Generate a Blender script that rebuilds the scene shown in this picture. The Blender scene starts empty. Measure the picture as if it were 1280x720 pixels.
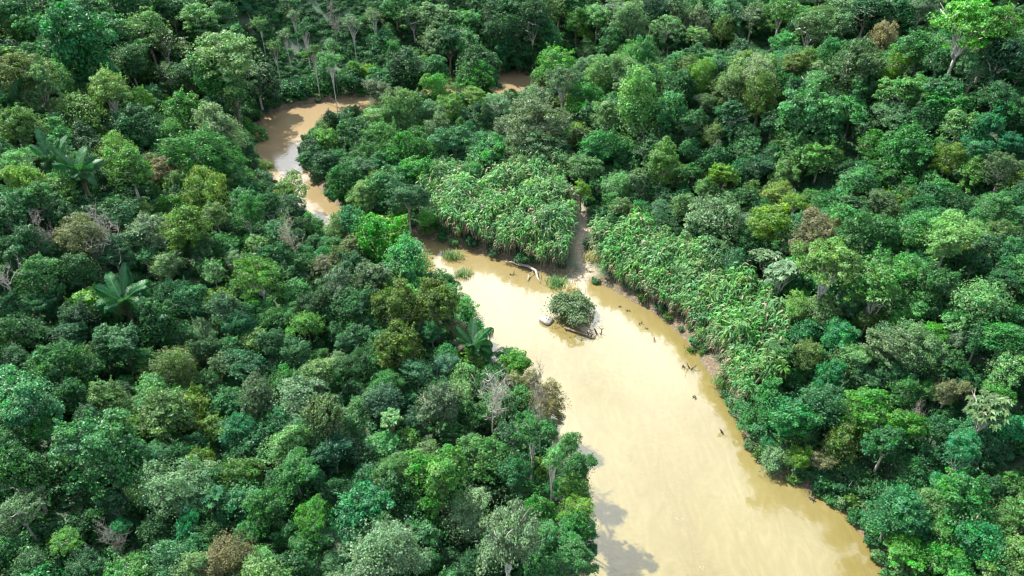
import bpy, math, random
import numpy as np
from mathutils import Vector, Matrix

SC = bpy.context.scene
COL = SC.collection
RNG = np.random.default_rng(11)
random.seed(11)
R_ = math.radians

# ------------------------------------------------------------------ camera
H = 100.0
PITCH = R_(37.0)
F = 914.0                       # focal length in pixels of the 1280 px wide photo
CAM = np.array([0.0, 0.0, H])
FWD = np.array([0.0, math.cos(PITCH), -math.sin(PITCH)])
UPV = np.array([0.0, math.sin(PITCH), math.cos(PITCH)])
cam_data = bpy.data.cameras.new("camera")
cam_data.sensor_width = 36.0
cam_data.lens = 36.0 * F / 1280.0
cam_data.clip_start = 0.5
cam_data.clip_end = 6000.0
cam = bpy.data.objects.new("camera", cam_data)
cam.location = CAM
cam.rotation_euler = (math.pi / 2 - PITCH, 0, 0)
COL.objects.link(cam)
SC.camera = cam


def ray(px, py):
    return np.array([(px - 640) / F, 0, 0]) + UPV * (-(py - 360) / F) + FWD


def on_plane(px, py, z=0.0):
    d = ray(px, py)
    t = (z - H) / d[2]
    return (CAM + d * t)


def project(P):
    v = np.asarray(P, float) - CAM
    w = v @ FWD
    return 640 + F * v[..., 0] / w, 360 - F * (v @ UPV) / w, w


# ------------------------------------------------------------------ render settings and light
SC.render.engine = 'CYCLES'
SC.cycles.max_bounces = 6
SC.cycles.diffuse_bounces = 3
SC.cycles.glossy_bounces = 2
SC.cycles.transmission_bounces = 3
SC.cycles.use_denoising = True
SC.cycles.filter_width = 1.3
SC.view_settings.view_transform = 'Standard'
SC.view_settings.look = 'None'
SC.view_settings.gamma = 1.0
SC.view_settings.exposure = 2.0

SUN_EL = R_(51)
SUN_AZ = R_(-52)                 # from +Y towards -X: ahead and to one side of the camera
sun_dir = np.array([math.sin(SUN_AZ) * math.cos(SUN_EL), math.cos(SUN_AZ) * math.cos(SUN_EL), math.sin(SUN_EL)])
sd = bpy.data.lights.new("sun", 'SUN')
sd.energy = 4.2
sd.angle = R_(0.9)
sd.color = (1.0, 0.95, 0.86)
so = bpy.data.objects.new("sun", sd)
so.location = (-60, 60, 200)
so.rotation_euler = Vector(-sun_dir).to_track_quat('-Z', 'Y').to_euler()
COL.objects.link(so)

world = bpy.data.worlds.new("World")
SC.world = world
world.use_nodes = True
nt = world.node_tree
nt.nodes.clear()


def N(t, typ, **kw):
    n = t.nodes.new(typ)
    for k, v in kw.items():
        setattr(n, k, v)
    return n


def math_node(t, op, a, b=None, clamp=False):
    n = N(t, 'ShaderNodeMath', operation=op, use_clamp=clamp)
    for i, x in enumerate((a, b)):
        if x is None:
            continue
        if isinstance(x, (int, float)):
            n.inputs[i].default_value = x
        else:
            t.links.new(x, n.inputs[i])
    return n.outputs[0]


def ramp(t, fac, stops):
    n = N(t, 'ShaderNodeValToRGB')
    e = n.color_ramp.elements
    while len(e) < len(stops):
        e.new(0.5)
    for el, (p, c) in zip(e, stops):
        el.position = p
        el.color = (*c, 1) if len(c) == 3 else c
    t.links.new(fac, n.inputs[0])
    return n.outputs[0]


def mix_col(t, fac, a, b, mode='MIX'):
    n = N(t, 'ShaderNodeMix', data_type='RGBA', blend_type=mode)
    for s, x in ((n.inputs[0], fac), (n.inputs[6], a), (n.inputs[7], b)):
        if isinstance(x, (int, float)):
            s.default_value = x
        elif isinstance(x, tuple):
            s.default_value = (*x, 1)
        else:
            t.links.new(x, s)
    return n.outputs[2]


sky = N(nt, 'ShaderNodeTexSky', sky_type='NISHITA', sun_disc=False)
sky.sun_elevation = SUN_EL
sky.sun_rotation = SUN_AZ
sky.altitude = 400
tc = N(nt, 'ShaderNodeTexCoord')
noise = N(nt, 'ShaderNodeTexNoise')
noise.inputs['Scale'].default_value = 2.6
noise.inputs['Detail'].default_value = 6
noise.inputs['Roughness'].default_value = 0.55
nt.links.new(tc.outputs['Generated'], noise.inputs['Vector'])
cl = ramp(nt, noise.outputs['Fac'], [(0.42, (0, 0, 0)), (0.56, (1, 1, 1))])
# bright broken cloud, with an added glow aimed where the river mirrors it
dotn = N(nt, 'ShaderNodeVectorMath', operation='DOT_PRODUCT')
nt.links.new(tc.outputs['Generated'], dotn.inputs[0])
dotn.inputs[1].default_value = (0.06, 0.735, 0.675)
glow = math_node(nt, 'POWER', math_node(nt, 'MAXIMUM', dotn.outputs['Value'], 0.0), 11.0)
cloud_col = mix_col(nt, glow, (5.0, 5.6, 6.4), (27.0, 28.5, 30.5))
cl = math_node(nt, 'ADD', cl, math_node(nt, 'MULTIPLY', glow, 0.55), True)
skyc = mix_col(nt, cl, sky.outputs[0], cloud_col)
bg = N(nt, 'ShaderNodeBackground')
bg.inputs['Strength'].default_value = 0.09
nt.links.new(skyc, bg.inputs['Color'])
wo = N(nt, 'ShaderNodeOutputWorld')
nt.links.new(bg.outputs[0], wo.inputs['Surface'])

# ------------------------------------------------------------------ materials


def new_mat(name):
    m = bpy.data.materials.new(name)
    m.use_nodes = True
    t = m.node_tree
    t.nodes.clear()
    return m, t, N(t, 'ShaderNodeOutputMaterial')


def leaf_material(name, source):
    """Foliage: own colour of the plant x per-leaf variation; part of the light passes through the leaf."""
    m, t, out = new_mat(name)
    if source == 'object':
        base = N(t, 'ShaderNodeObjectInfo').outputs['Color']
    else:
        base = N(t, 'ShaderNodeAttribute', attribute_type='INSTANCER', attribute_name='tint').outputs['Color']
    var = N(t, 'ShaderNodeAttribute', attribute_type='GEOMETRY', attribute_name='leafvar')
    sep = N(t, 'ShaderNodeSeparateColor')
    t.links.new(var.outputs['Color'], sep.inputs[0])
    hsv = N(t, 'ShaderNodeHueSaturation')
    t.links.new(base, hsv.inputs['Color'])
    t.links.new(math_node(t, 'ADD', math_node(t, 'MULTIPLY', sep.outputs[1], 0.055), 0.475), hsv.inputs['Hue'])
    t.links.new(math_node(t, 'ADD', math_node(t, 'MULTIPLY', sep.outputs[2], 0.45), 0.95), hsv.inputs['Saturation'])
    t.links.new(math_node(t, 'ADD', math_node(t, 'MULTIPLY', sep.outputs[0], 1.0), 0.5), hsv.inputs['Value'])
    p = N(t, 'ShaderNodeBsdfPrincipled')
    t.links.new(hsv.outputs[0], p.inputs['Base Color'])
    p.inputs['Roughness'].default_value = 0.44
    p.inputs['Specular IOR Level'].default_value = 0.30
    tr = N(t, 'ShaderNodeBsdfTranslucent')
    t.links.new(mix_col(t, 1.0, hsv.outputs[0], (1.25, 1.25, 0.7), 'MULTIPLY'), tr.inputs['Color'])
    mx = N(t, 'ShaderNodeMixShader')
    mx.inputs[0].default_value = 0.42
    t.links.new(p.outputs[0], mx.inputs[1])
    t.links.new(tr.outputs[0], mx.inputs[2])
    t.links.new(mx.outputs[0], out.inputs['Surface'])
    return m


def bark_material(name, fixed=None):
    m, t, out = new_mat(name)
    p = N(t, 'ShaderNodeBsdfPrincipled')
    tcn = N(t, 'ShaderNodeTexCoord')
    nz = N(t, 'ShaderNodeTexNoise')
    nz.inputs['Scale'].default_value = 9
    nz.inputs['Detail'].default_value = 5
    t.links.new(tcn.outputs['Object'], nz.inputs['Vector'])
    v = ramp(t, nz.outputs['Fac'], [(0.3, (0.55, 0.55, 0.55)), (0.7, (1.2, 1.2, 1.2))])
    base = fixed if fixed else N(t, 'ShaderNodeObjectInfo').outputs['Color']
    t.links.new(mix_col(t, 1.0, base, v, 'MULTIPLY'), p.inputs['Base Color'])
    p.inputs['Roughness'].default_value = 0.9
    t.links.new(p.outputs[0], out.inputs['Surface'])
    return m


LEAF = leaf_material("leaf", 'object')
LEAF_S = leaf_material("forest_leaf", 'instancer')
BARK = bark_material("bark")
BARK_S = bark_material("forest_bark", (0.20, 0.17, 0.13))


def soil_material():
    m, t, out = new_mat("valley_soil")
    a = N(t, 'ShaderNodeAttribute', attribute_type='GEOMETRY', attribute_name='ground')
    sep = N(t, 'ShaderNodeSeparateColor')
    t.links.new(a.outputs['Color'], sep.inputs[0])
    geo = N(t, 'ShaderNodeNewGeometry')
    n1 = N(t, 'ShaderNodeTexNoise')
    n1.inputs['Scale'].default_value = 0.35
    n1.inputs['Detail'].default_value = 8
    n1.inputs['Roughness'].default_value = 0.7
    t.links.new(geo.outputs['Position'], n1.inputs['Vector'])
    n2 = N(t, 'ShaderNodeTexNoise')
    n2.inputs['Scale'].default_value = 2.2
    n2.inputs['Detail'].default_value = 6
    t.links.new(geo.outputs['Position'], n2.inputs['Vector'])
    floor_c = ramp(t, n1.outputs['Fac'], [(0.3, (0.016, 0.034, 0.016)), (0.5, (0.028, 0.06, 0.026)), (0.7, (0.055, 0.06, 0.032))])
    scrub_c = ramp(t, n1.outputs['Fac'], [(0.36, (0.02, 0.065, 0.03)), (0.54, (0.045, 0.075, 0.042)), (0.70, (0.12, 0.095, 0.085))])
    bank_c = ramp(t, n2.outputs['Fac'], [(0.3, (0.045, 0.032, 0.019)), (0.55, (0.10, 0.070, 0.042)), (0.75, (0.17, 0.125, 0.075))])
    sand_c = ramp(t, n2.outputs['Fac'], [(0.3, (0.13, 0.105, 0.07)), (0.5, (0.22, 0.18, 0.125)), (0.7, (0.32, 0.27, 0.19))])
    c = mix_col(t, sep.outputs[2], floor_c, scrub_c)
    jag = math_node(t, 'MULTIPLY', math_node(t, 'SUBTRACT', n2.outputs['Fac'], 0.5), 1.4)
    fac = math_node(t, 'MULTIPLY', math_node(t, 'ADD', sep.outputs[0], math_node(t, 'MULTIPLY', jag, math_node(t, 'CEIL', sep.outputs[0]))), 1.0, True)
    c = mix_col(t, fac, c, bank_c)
    c = mix_col(t, sep.outputs[1], c, sand_c)
    p = N(t, 'ShaderNodeBsdfPrincipled')
    t.links.new(c, p.inputs['Base Color'])
    p.inputs['Roughness'].default_value = 0.9
    bmp = N(t, 'ShaderNodeBump')
    bmp.inputs['Strength'].default_value = 0.6
    bmp.inputs['Distance'].default_value = 0.3
    t.links.new(n2.outputs['Fac'], bmp.inputs['Height'])
    t.links.new(bmp.outputs[0], p.inputs['Normal'])
    t.links.new(p.outputs[0], out.inputs['Surface'])
    return m


def water_material():
    m, t, out = new_mat("silty_water")
    geo = N(t, 'ShaderNodeNewGeometry')
    mp = N(t, 'ShaderNodeMapping')
    mp.inputs['Scale'].default_value = (0.05, 0.022, 0.05)
    mp.inputs['Rotation'].default_value = (0, 0, R_(22))
    t.links.new(geo.outputs['Position'], mp.inputs['Vector'])
    n1 = N(t, 'ShaderNodeTexNoise')
    n1.inputs['Scale'].default_value = 1.0
    n1.inputs['Detail'].default_value = 5
    n1.inputs['Roughness'].default_value = 0.5
    n1.inputs['Distortion'].default_value = 0.6
    t.links.new(mp.outputs[0], n1.inputs['Vector'])
    c = ramp(t, n1.outputs['Fac'], [(0.3, (0.105, 0.083, 0.027)), (0.5, (0.122, 0.101, 0.036)), (0.7, (0.142, 0.122, 0.054))])
    mp2 = N(t, 'ShaderNodeMapping')
    mp2.inputs['Scale'].default_value = (0.40, 0.12, 0.3)
    mp2.inputs['Rotation'].default_value = (0, 0, R_(20))
    t.links.new(geo.outputs['Position'], mp2.inputs['Vector'])
    ns = N(t, 'ShaderNodeTexNoise')
    ns.inputs['Scale'].default_value = 1.0
    ns.inputs['Detail'].default_value = 7
    ns.inputs['Distortion'].default_value = 2.5
    t.links.new(mp2.outputs[0], ns.inputs['Vector'])
    c = mix_col(t, 1.0, c, ramp(t, ns.outputs['Fac'], [(0.3, (0.93, 0.925, 0.90)), (0.52, (1, 1, 1)), (0.70, (1.10, 1.11, 1.18))]), 'MULTIPLY')
    # upper reach tinted browner: partly silt, partly forest reflection and shade painted in
    sx = N(t, 'ShaderNodeSeparateXYZ')
    t.links.new(geo.outputs['Position'], sx.inputs[0])
    up_ = N(t, 'ShaderNodeMapRange')
    up_.inputs['From Min'].default_value = 125
    up_.inputs['From Max'].default_value = 215
    t.links.new(math_node(t, 'ADD', sx.outputs['Y'], math_node(t, 'MULTIPLY', n1.outputs['Fac'], 30.0)), up_.inputs['Value'])
    c = mix_col(t, up_.outputs[0], c, (0.165, 0.122, 0.068))
    p = N(t, 'ShaderNodeBsdfPrincipled')
    t.links.new(c, p.inputs['Base Color'])
    p.inputs['IOR'].default_value = 1.46
    p.inputs['Roughness'].default_value = 0.09
    n3 = N(t, 'ShaderNodeTexNoise')
    n3.inputs['Scale'].default_value = 0.9
    n3.inputs['Detail'].default_value = 4
    t.links.new(geo.outputs['Position'], n3.inputs['Vector'])
    bmp = N(t, 'ShaderNodeBump')
    bmp.inputs['Strength'].default_value = 0.10
    bmp.inputs['Distance'].default_value = 0.25
    t.links.new(n3.outputs['Fac'], bmp.inputs['Height'])
    t.links.new(bmp.outputs[0], p.inputs['Normal'])
    t.links.new(p.outputs[0], out.inputs['Surface'])
    return m


def plain_material(name, col, rough=0.8):
    m, t, out = new_mat(name)
    p = N(t, 'ShaderNodeBsdfPrincipled')
    geo = N(t, 'ShaderNodeNewGeometry')
    nz = N(t, 'ShaderNodeTexNoise')
    nz.inputs['Scale'].default_value = 3
    t.links.new(geo.outputs['Position'], nz.inputs['Vector'])
    v = ramp(t, nz.outputs['Fac'], [(0.3, (0.75, 0.75, 0.75)), (0.7, (1.1, 1.1, 1.1))])
    t.links.new(mix_col(t, 1.0, col, v, 'MULTIPLY'), p.inputs['Base Color'])
    p.inputs['Roughness'].default_value = rough
    t.links.new(p.outputs[0], out.inputs['Surface'])
    return m


SOIL = soil_material()
WATER = water_material()
FOAM = plain_material("foam", (0.19, 0.165, 0.105), 0.7)
ROCK = plain_material("pale_rock", (0.27, 0.255, 0.215), 0.8)

# ------------------------------------------------------------------ mesh helpers


class MB:
    """Collects quads with a per-face value triple."""

    def __init__(s):
        s.v, s.q, s.c, s.m, s.n = [], [], [], [], 0

    def add(s, V, Q, C=None, mat=0):
        V = np.asarray(V, np.float32).reshape(-1, 3)
        Q = np.asarray(Q, np.int32).reshape(-1, 4)
        s.v.append(V)
        s.q.append(Q + s.n)
        s.n += len(V)
        s.c.append(np.full((len(Q), 3), 0.5, np.float32) if C is None else np.asarray(C, np.float32).reshape(-1, 3))
        s.m.append(np.full(len(Q), mat, np.int32))

    def mesh(s, name, mats, smooth=False):
        V, Q, C, M = np.concatenate(s.v), np.concatenate(s.q), np.concatenate(s.c), np.concatenate(s.m)
        me = bpy.data.meshes.new(name)
        me.vertices.add(len(V))
        me.vertices.foreach_set("co", V.ravel())
        me.loops.add(len(Q) * 4)
        me.loops.foreach_set("vertex_index", Q.ravel())
        me.polygons.add(len(Q))
        me.polygons.foreach_set("loop_start", np.arange(len(Q), dtype=np.int32) * 4)
        me.polygons.foreach_set("material_index", M)
        me.polygons.foreach_set("use_smooth", np.full(len(Q), smooth))
        for m in mats:
            me.materials.append(m)
        a = me.attributes.new("leafvar", 'FLOAT_COLOR', 'FACE')
        a.data.foreach_set("color", np.concatenate([C, np.ones((len(C), 1), np.float32)], 1).ravel())
        me.update(calc_edges=True)
        me.validate()
        return me

    def tube(s, pts, radii, seg=6, mat=0):
        pts = np.asarray(pts, float)
        n = len(pts)
        V = []
        for i in range(n):
            d = pts[min(i + 1, n - 1)] - pts[max(i - 1, 0)]
            d /= np.linalg.norm(d) + 1e-9
            a = np.cross(d, [0.3, 1, 0.2] if abs(d[1]) < 0.9 else [1, 0, 0])
            a /= np.linalg.norm(a)
            b = np.cross(d, a)
            th = np.arange(seg) * 2 * math.pi / seg
            V.append(pts[i] + radii[i] * (np.cos(th)[:, None] * a + np.sin(th)[:, None] * b))
        Q = []
        for i in range(n - 1):
            for k in range(seg):
                k2 = (k + 1) % seg
                Q.append((i * seg + k, i * seg + k2, (i + 1) * seg + k2, (i + 1) * seg + k))
        e = (n - 1) * seg
        for k in range(1, seg - 2, 2):
            Q.append((e, e + k, e + k + 1, e + min(k + 2, seg - 1)))
        s.add(np.concatenate(V), Q, mat=mat)


def unit(a):
    return a / (np.linalg.norm(a, axis=-1, keepdims=True) + 1e-9)


def leaves(mb, P, Nrm, size, var, rng, aspect=0.62, mat=0, fold=0.12):
    """One folded rhombus per leaf spray, lying across its normal."""
    n = len(P)
    r = unit(rng.normal(size=(n, 3)))
    u = unit(np.cross(Nrm, r))
    w = np.cross(Nrm, u)
    L = size[:, None]
    V = np.empty((n, 4, 3))
    V[:, 0] = P - u * L
    V[:, 1] = P + w * L * aspect + Nrm * L * fold - u * L * 0.15
    V[:, 2] = P + u * L
    V[:, 3] = P - w * L * aspect + Nrm * L * fold - u * L * 0.15
    mb.add(V.reshape(-1, 3), np.arange(n * 4).reshape(-1, 4), var, mat)


def sphere_dirs(n, rng, zmin=-1.0):
    i = np.arange(n) + rng.random()
    z = zmin + (1 - zmin) * (i + 0.5) / (n + 1)
    ph = i * 2.399963 + rng.random() * 6.28
    rr = np.sqrt(np.clip(1 - z * z, 0, 1))
    d = np.stack([rr * np.cos(ph), rr * np.sin(ph), z], 1)
    return unit(d + rng.normal(size=(n, 3)) * 0.13)


def crown(kind, seed, dens=1.0, mb=None):
    """Foliage of a crown of radius 1 round the origin."""
    rng = np.random.default_rng(seed)
    mb = mb or MB()
    if kind == 'cecropia':
        n = int(36 * max(dens, 0.5))
        C = sphere_dirs(n, rng, -0.1) * (0.55 + 0.45 * rng.random((n, 1))) * [1, 1, 0.55]
        for c in C:
            k = rng.integers(7, 10)
            hue = rng.random()
            for j in range(k):
                a = j * 6.283 / k + rng.random() * 0.4
                d = np.array([math.cos(a), math.sin(a), 0.0])
                L = 0.17 + 0.10 * rng.random()
                side = np.array([-d[1], d[0], 0]) * L * 0.33
                droop = rng.uniform(0.1, 0.5)
                V = [c, c + d * L * 0.6 + side + [0, 0, 0.02], c + d * L * 1.25 - [0, 0, L * droop], c + d * L * 0.6 - side + [0, 0, 0.02]]
                mb.add(V, [(0, 1, 2, 3)], [(rng.random(), hue, 0.4)])
        n2 = int(500 * dens)
        P = sphere_dirs(n2, rng, -0.5) * (0.35 + 0.5 * rng.random((n2, 1))) * [1, 1, 0.5] - [0, 0, 0.1]
        leaves(mb, P, unit(rng.normal(size=(n2, 3)) + [0, 0, 1.2]), np.full(n2, 0.07), np.c_[rng.random(n2) * 0.4, rng.random(n2), rng.random(n2)], rng)
        return mb
    spec = dict(
        #        lobes rl0   rl1   zs   zmin  inner leaves size  flat
        dome=(130, 0.11, 0.22, 0.85, -0.45, 0.62, 15000, 0.039, 0.62),
        lumpy=(120, 0.09, 0.23, 1.0, -0.5, 0.35, 14000, 0.040, 0.55),
        umbrella=(110, 0.08, 0.19, 0.30, -0.2, 0.15, 9500, 0.033, 0.40),
        feathery=(120, 0.10, 0.24, 0.95, -0.55, 0.45, 16000, 0.031, 0.68),
        sparse=(70, 0.08, 0.18, 0.85, -0.4, 0.40, 5600, 0.040, 0.6),
        tower=(120, 0.12, 0.25, 1.9, -0.8, 0.45, 14000, 0.040, 1.0),
        bush=(70, 0.13, 0.27, 0.70, -0.15, 0.40, 8000, 0.043, 0.9),
    )[kind]
    nl, r0, r1, zs, zmin, inner, nleaf, ls, flat = spec
    nleaf = int(nleaf * dens)
    ls = ls / math.sqrt(max(dens, 0.2))
    D = sphere_dirs(nl, rng, zmin)
    rl = rng.uniform(r0, r1, nl)
    dist = (1 - rl * 0.9) * (inner + (1 - inner) * rng.random(nl) ** 0.6)
    # a lopsided outline: some sides reach farther than others
    ph = np.arctan2(D[:, 1], D[:, 0])
    k1, k2 = rng.random(2) * 6.28
    dist *= 0.86 + 0.13 * np.sin(2 * ph + k1) + 0.10 * np.sin(3 * ph + k2)
    if kind == 'umbrella':
        rr = np.sqrt(rng.random(nl)) * 1.0
        a = rng.random(nl) * 6.283
        tier = rng.choice([0.12, 0.12, -0.10, -0.30, -0.5], nl)
        Cc = np.stack([rr * np.cos(a), rr * np.sin(a), tier + 0.26 * (1 - rr ** 2) + rng.normal(size=nl) * 0.06], 1)
        rad_ = 0.86 + 0.16 * np.sin(2 * a + k1) + 0.12 * np.sin(3 * a + k2)
        Cc[:, :2] *= (0.92 * rad_)[:, None]
    else:
        # several boughs, each a mass of its own at its own height, carry the lobes
        nb = {'dome': 7, 'lumpy': 9, 'feathery': 8, 'sparse': 9, 'tower': 7, 'bush': 6}[kind]
        spread = {'dome': 0.52, 'lumpy': 0.74, 'feathery': 0.64, 'sparse': 0.66, 'tower': 0.34, 'bush': 0.60}[kind]
        ba = np.arange(nb) * 6.283 / nb + rng.normal(size=nb) * 0.5
        br = spread * rng.uniform(0.45, 1.25, nb)
        br[0] *= 0.25
        bz = rng.uniform(-0.65, 0.45, nb) * (1.6 if kind == 'tower' else 1.0)
        bz[0] = 0.34
        if kind == 'bush':
            bz = rng.uniform(-0.1, 0.25, nb)
        BC = np.stack([br * np.cos(ba), br * np.sin(ba), bz * zs], 1)
        BR = rng.uniform(0.16, 0.52, nb) * {'sparse': 0.78, 'tower': 0.85}.get(kind, 1.0)
        BR[0] = rng.uniform(0.36, 0.58)
        own = rng.choice(nb, nl, p=BR ** 2 / np.sum(BR ** 2))
        D = sphere_dirs(nl, rng, -0.75)[rng.permutation(nl)]
        rl = rl * (0.7 + 0.6 * BR[own])
        Cc = BC[own] + D * (BR[own] * rng.uniform(0.62, 1.16, nl))[:, None] * [1, 1, zs]
    Cc[:, :2] /= max(np.percentile(np.hypot(Cc[:, 0], Cc[:, 1]) + rl, 96), 0.3)
    wts = rl ** 1.7 / np.sum(rl ** 1.7)
    cnt = np.maximum((wts * nleaf).astype(int), 12)
    hue = rng.random(nl)
    sat = rng.random(nl)
    val = rng.normal(0, 0.11, nl)
    flush = rng.random(nl) < 0.07            # young growth: paler and yellower
    val[flush] += 0.25
    hue[flush] *= 0.2
    dead = rng.random(nl) < 0.03
    hue[dead] = 0.0
    sat[dead] = 0.0
    for i in range(nl):
        n = cnt[i]
        d = unit(rng.normal(size=(n, 3)))
        out = unit(Cc[i] * [1, 1, 1.0 / zs] + [0, 0, 0.45])
        keep = d @ out > -0.40
        d = d[keep]
        d[:, 2] = np.where(d[:, 2] < -0.3, -d[:, 2], d[:, 2])
        n = len(d)
        rad = rl[i] * (0.62 + 0.45 * rng.random(n) ** 0.5)
        # sub-clumps break up the lobe
        rad *= 1 + 0.16 * np.sin(d[:, 0] * 9 + seed + i) * np.sin(d[:, 1] * 8 + i * 2) + 0.08 * np.sin(d[:, 2] * 17 + i)
        P = Cc[i] + d * rad[:, None] * [1, 1, flat]
        nrm = unit(d * 0.75 + np.array([0, 0, 0.62]) + rng.normal(size=(n, 3)) * 0.56)
        v = np.clip(0.45 + val[i] + rng.normal(0, 0.17, n), 0, 1)
        leaves(mb, P, nrm, ls * rng.uniform(0.6, 1.35, n), np.c_[v, np.clip(hue[i] * 0.7 + rng.random(n) * 0.3, 0, 1), np.clip(sat[i] * 0.6 + 0.4 * rng.random(n), 0, 1)], rng)
    # leading shoots that break the outline
    for j in range(26 if kind != 'umbrella' else 14):
        a0 = Cc[rng.integers(0, nl)]
        dv = unit(a0 * [1, 1, 0.8] + rng.normal(size=3) * 0.25 + [0, 0, 0.25])
        m = int(max(10, nleaf * 0.0035))
        tt = rng.random(m)
        P = a0 + dv * (tt * rng.uniform(0.22, 0.42))[:, None] + rng.normal(size=(m, 3)) * (0.055 * (1.15 - tt))[:, None]
        leaves(mb, P, unit(rng.normal(size=(m, 3)) * 0.6 + dv * 0.5 + [0, 0, 0.8]), ls * rng.uniform(0.6, 1.2, m), np.c_[np.clip(rng.normal(0.55, 0.18, m), 0, 1), rng.random(m), rng.random(m)], rng)
    # loose stray sprays give a ragged edge and an inner fill
    n = int(nleaf * 0.13)
    d = unit(rng.normal(size=(n, 3)))
    d[:, 2] = np.abs(d[:, 2]) * 0.9 - 0.2
    P = d * (0.35 + 0.72 * rng.random((n, 1))) * [1, 1, zs]
    if kind == 'umbrella':
        P[:, 2] *= 0.8
    leaves(mb, P, unit(d + rng.normal(size=(n, 3)) * 0.8 + [0, 0, 0.6]), ls * rng.uniform(0.6, 1.2, n), np.c_[rng.random(n) * 0.6, rng.random(n), rng.random(n)], rng)
    return mb


def branch_path(p0, p1, rng, n=5, wob=0.05):
    p0, p1 = np.asarray(p0, float), np.asarray(p1, float)
    t = np.linspace(0, 1, n)[:, None]
    L = np.linalg.norm(p1 - p0)
    w = rng.normal(size=(n, 3)) * wob * L
    w[0] = 0
    return p0 + (p1 - p0) * t + w


def trunk(kind, seed, mb=None, mat=0):
    """Trunk and limbs; crown centre at height 1, crown radius 1 sideways."""
    rng = np.random.default_rng(seed + 500)
    mb = mb or MB()
    lean = rng.normal(size=2) * 0.06
    fork = {'umbrella': 0.62, 'sparse': 0.55}.get(kind, 0.66)
    top = np.array([lean[0], lean[1], fork])
    base = np.array([0, 0, -0.06])
    pts = branch_path(base, top, rng, 6, 0.015)
    r = 0.062
    mb.tube(pts, [r * 1.7, r * 1.15, r, r * 0.95, r * 0.85, r * 0.8], 7, mat)
    k = {'umbrella': 9, 'sparse': 9}.get(kind, 6)
    for j in range(k):
        a = j * 6.283 / k + rng.random() * 0.7
        reach = rng.uniform(0.35, 0.75)
        tip = np.array([math.cos(a) * reach, math.sin(a) * reach, rng.uniform(0.95, 1.18)])
        st = top + (pts[-2] - top) * rng.random() * 0.8
        bp = branch_path(st, tip, rng, 5, 0.05)
        bp[2:4, 2] += 0.03
        mb.tube(bp, [0.036, 0.03, 0.024, 0.017, 0.008], 5, mat)
        for q in range(2):
            s2 = bp[2 + q]
            t2 = tip + rng.normal(size=3) * [0.25, 0.25, 0.06]
            mb.tube(branch_path(s2, t2, rng, 4, 0.05), [0.018, 0.014, 0.01, 0.005], 4, mat)
    return mb


def bare(seed, part):
    rng = np.random.default_rng(seed + 900)
    tr_, br_ = MB(), MB()
    lean = rng.normal(size=2) * 0.12
    top = np.array([lean[0], lean[1], 1.15])
    pts = branch_path([0, 0, -0.05], top, rng, 8, 0.012)
    tr_.tube(pts, np.linspace(0.042, 0.008, 8), 6)
    for j in range(11):
        f = rng.uniform(0.45, 1.0)
        s0 = pts[0] + (top - pts[0]) * f
        a = rng.random() * 6.283
        L = rng.uniform(0.35, 0.85) * (1.25 - 0.6 * f)
        tip = s0 + [math.cos(a) * L, math.sin(a) * L, rng.uniform(0.1, 0.32)]
        bp = branch_path(s0, tip, rng, 5, 0.06)
        br_.tube(bp, [0.017, 0.013, 0.010, 0.007, 0.003], 5)
        for q in range(8):
            s2 = bp[rng.integers(1, 5)]
            t2 = s2 + rng.normal(size=3) * [0.22, 0.22, 0.1] + [0, 0, 0.09]
            bq = branch_path(s2, t2, rng, 4, 0.07)
            br_.tube(bq, [0.008, 0.006, 0.005, 0.003], 4)
            for _ in range(3):
                t3 = bq[2] + rng.normal(size=3) * [0.12, 0.12, 0.07] + [0, 0, 0.04]
                br_.tube(branch_path(bq[2], t3, rng, 3, 0.05), [0.005, 0.004, 0.002], 3)
    return (tr_ if part == 'trunk' else br_)


def frond_mesh(seed, arch):
    """One great pinnate frond, reach about 1 along +X, rising then bending over; leaflets hang like a tent."""
    rng = np.random.default_rng(seed)
    mb = MB()
    n = 34
    t = np.linspace(0, 1, n)
    X = t * (1.0 - 0.25 * arch * t ** 2)
    Z = 1.05 * t * (1.25 - arch) - 0.62 * arch * t ** 2.6
    mid = np.stack([X, 0.05 * np.sin(t * 2 + seed), Z], 1)
    mb.tube(mid, 0.014 * (1 - t * 0.8), 5, 1)
    for i in range(5, n):
        d = unit(mid[min(i + 1, n - 1)] - mid[i - 1])
        w = 0.36 * math.sin(math.pi * min(1, (t[i] - 0.08) / 0.92) ** 0.75) ** 0.6 + 0.03
        for sgn in (-1, 1):
            for q in range(2):
                p = mid[i] - d * (q * 0.5) * (t[1] - t[0])
                ww = w * rng.uniform(0.85, 1.1)
                side = np.array([0, sgn, 0]) + d * 0.35
                e1 = p + unit(side) * ww * 0.42 + [0, 0, 0.035 - ww * 0.1 * rng.random()]
                e2 = p + unit(side) * ww * (0.62 + 0.1 * rng.random()) - [0, 0, ww * (0.5 + 0.4 * rng.random())]
                hw = d * 0.0095
                c = (np.clip(rng.normal(0.45, 0.2), 0, 1), rng.random(), 0.6)
                mb.add([p - hw, p + hw, e1 + hw, e1 - hw], [(0, 1, 2, 3)], [c])
                mb.add([e1 - hw, e1 + hw, e2 + hw * 0.4, e2 - hw * 0.4], [(0, 1, 2, 3)], [c])
    return mb.mesh("frond", [LEAF, BARK])


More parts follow.
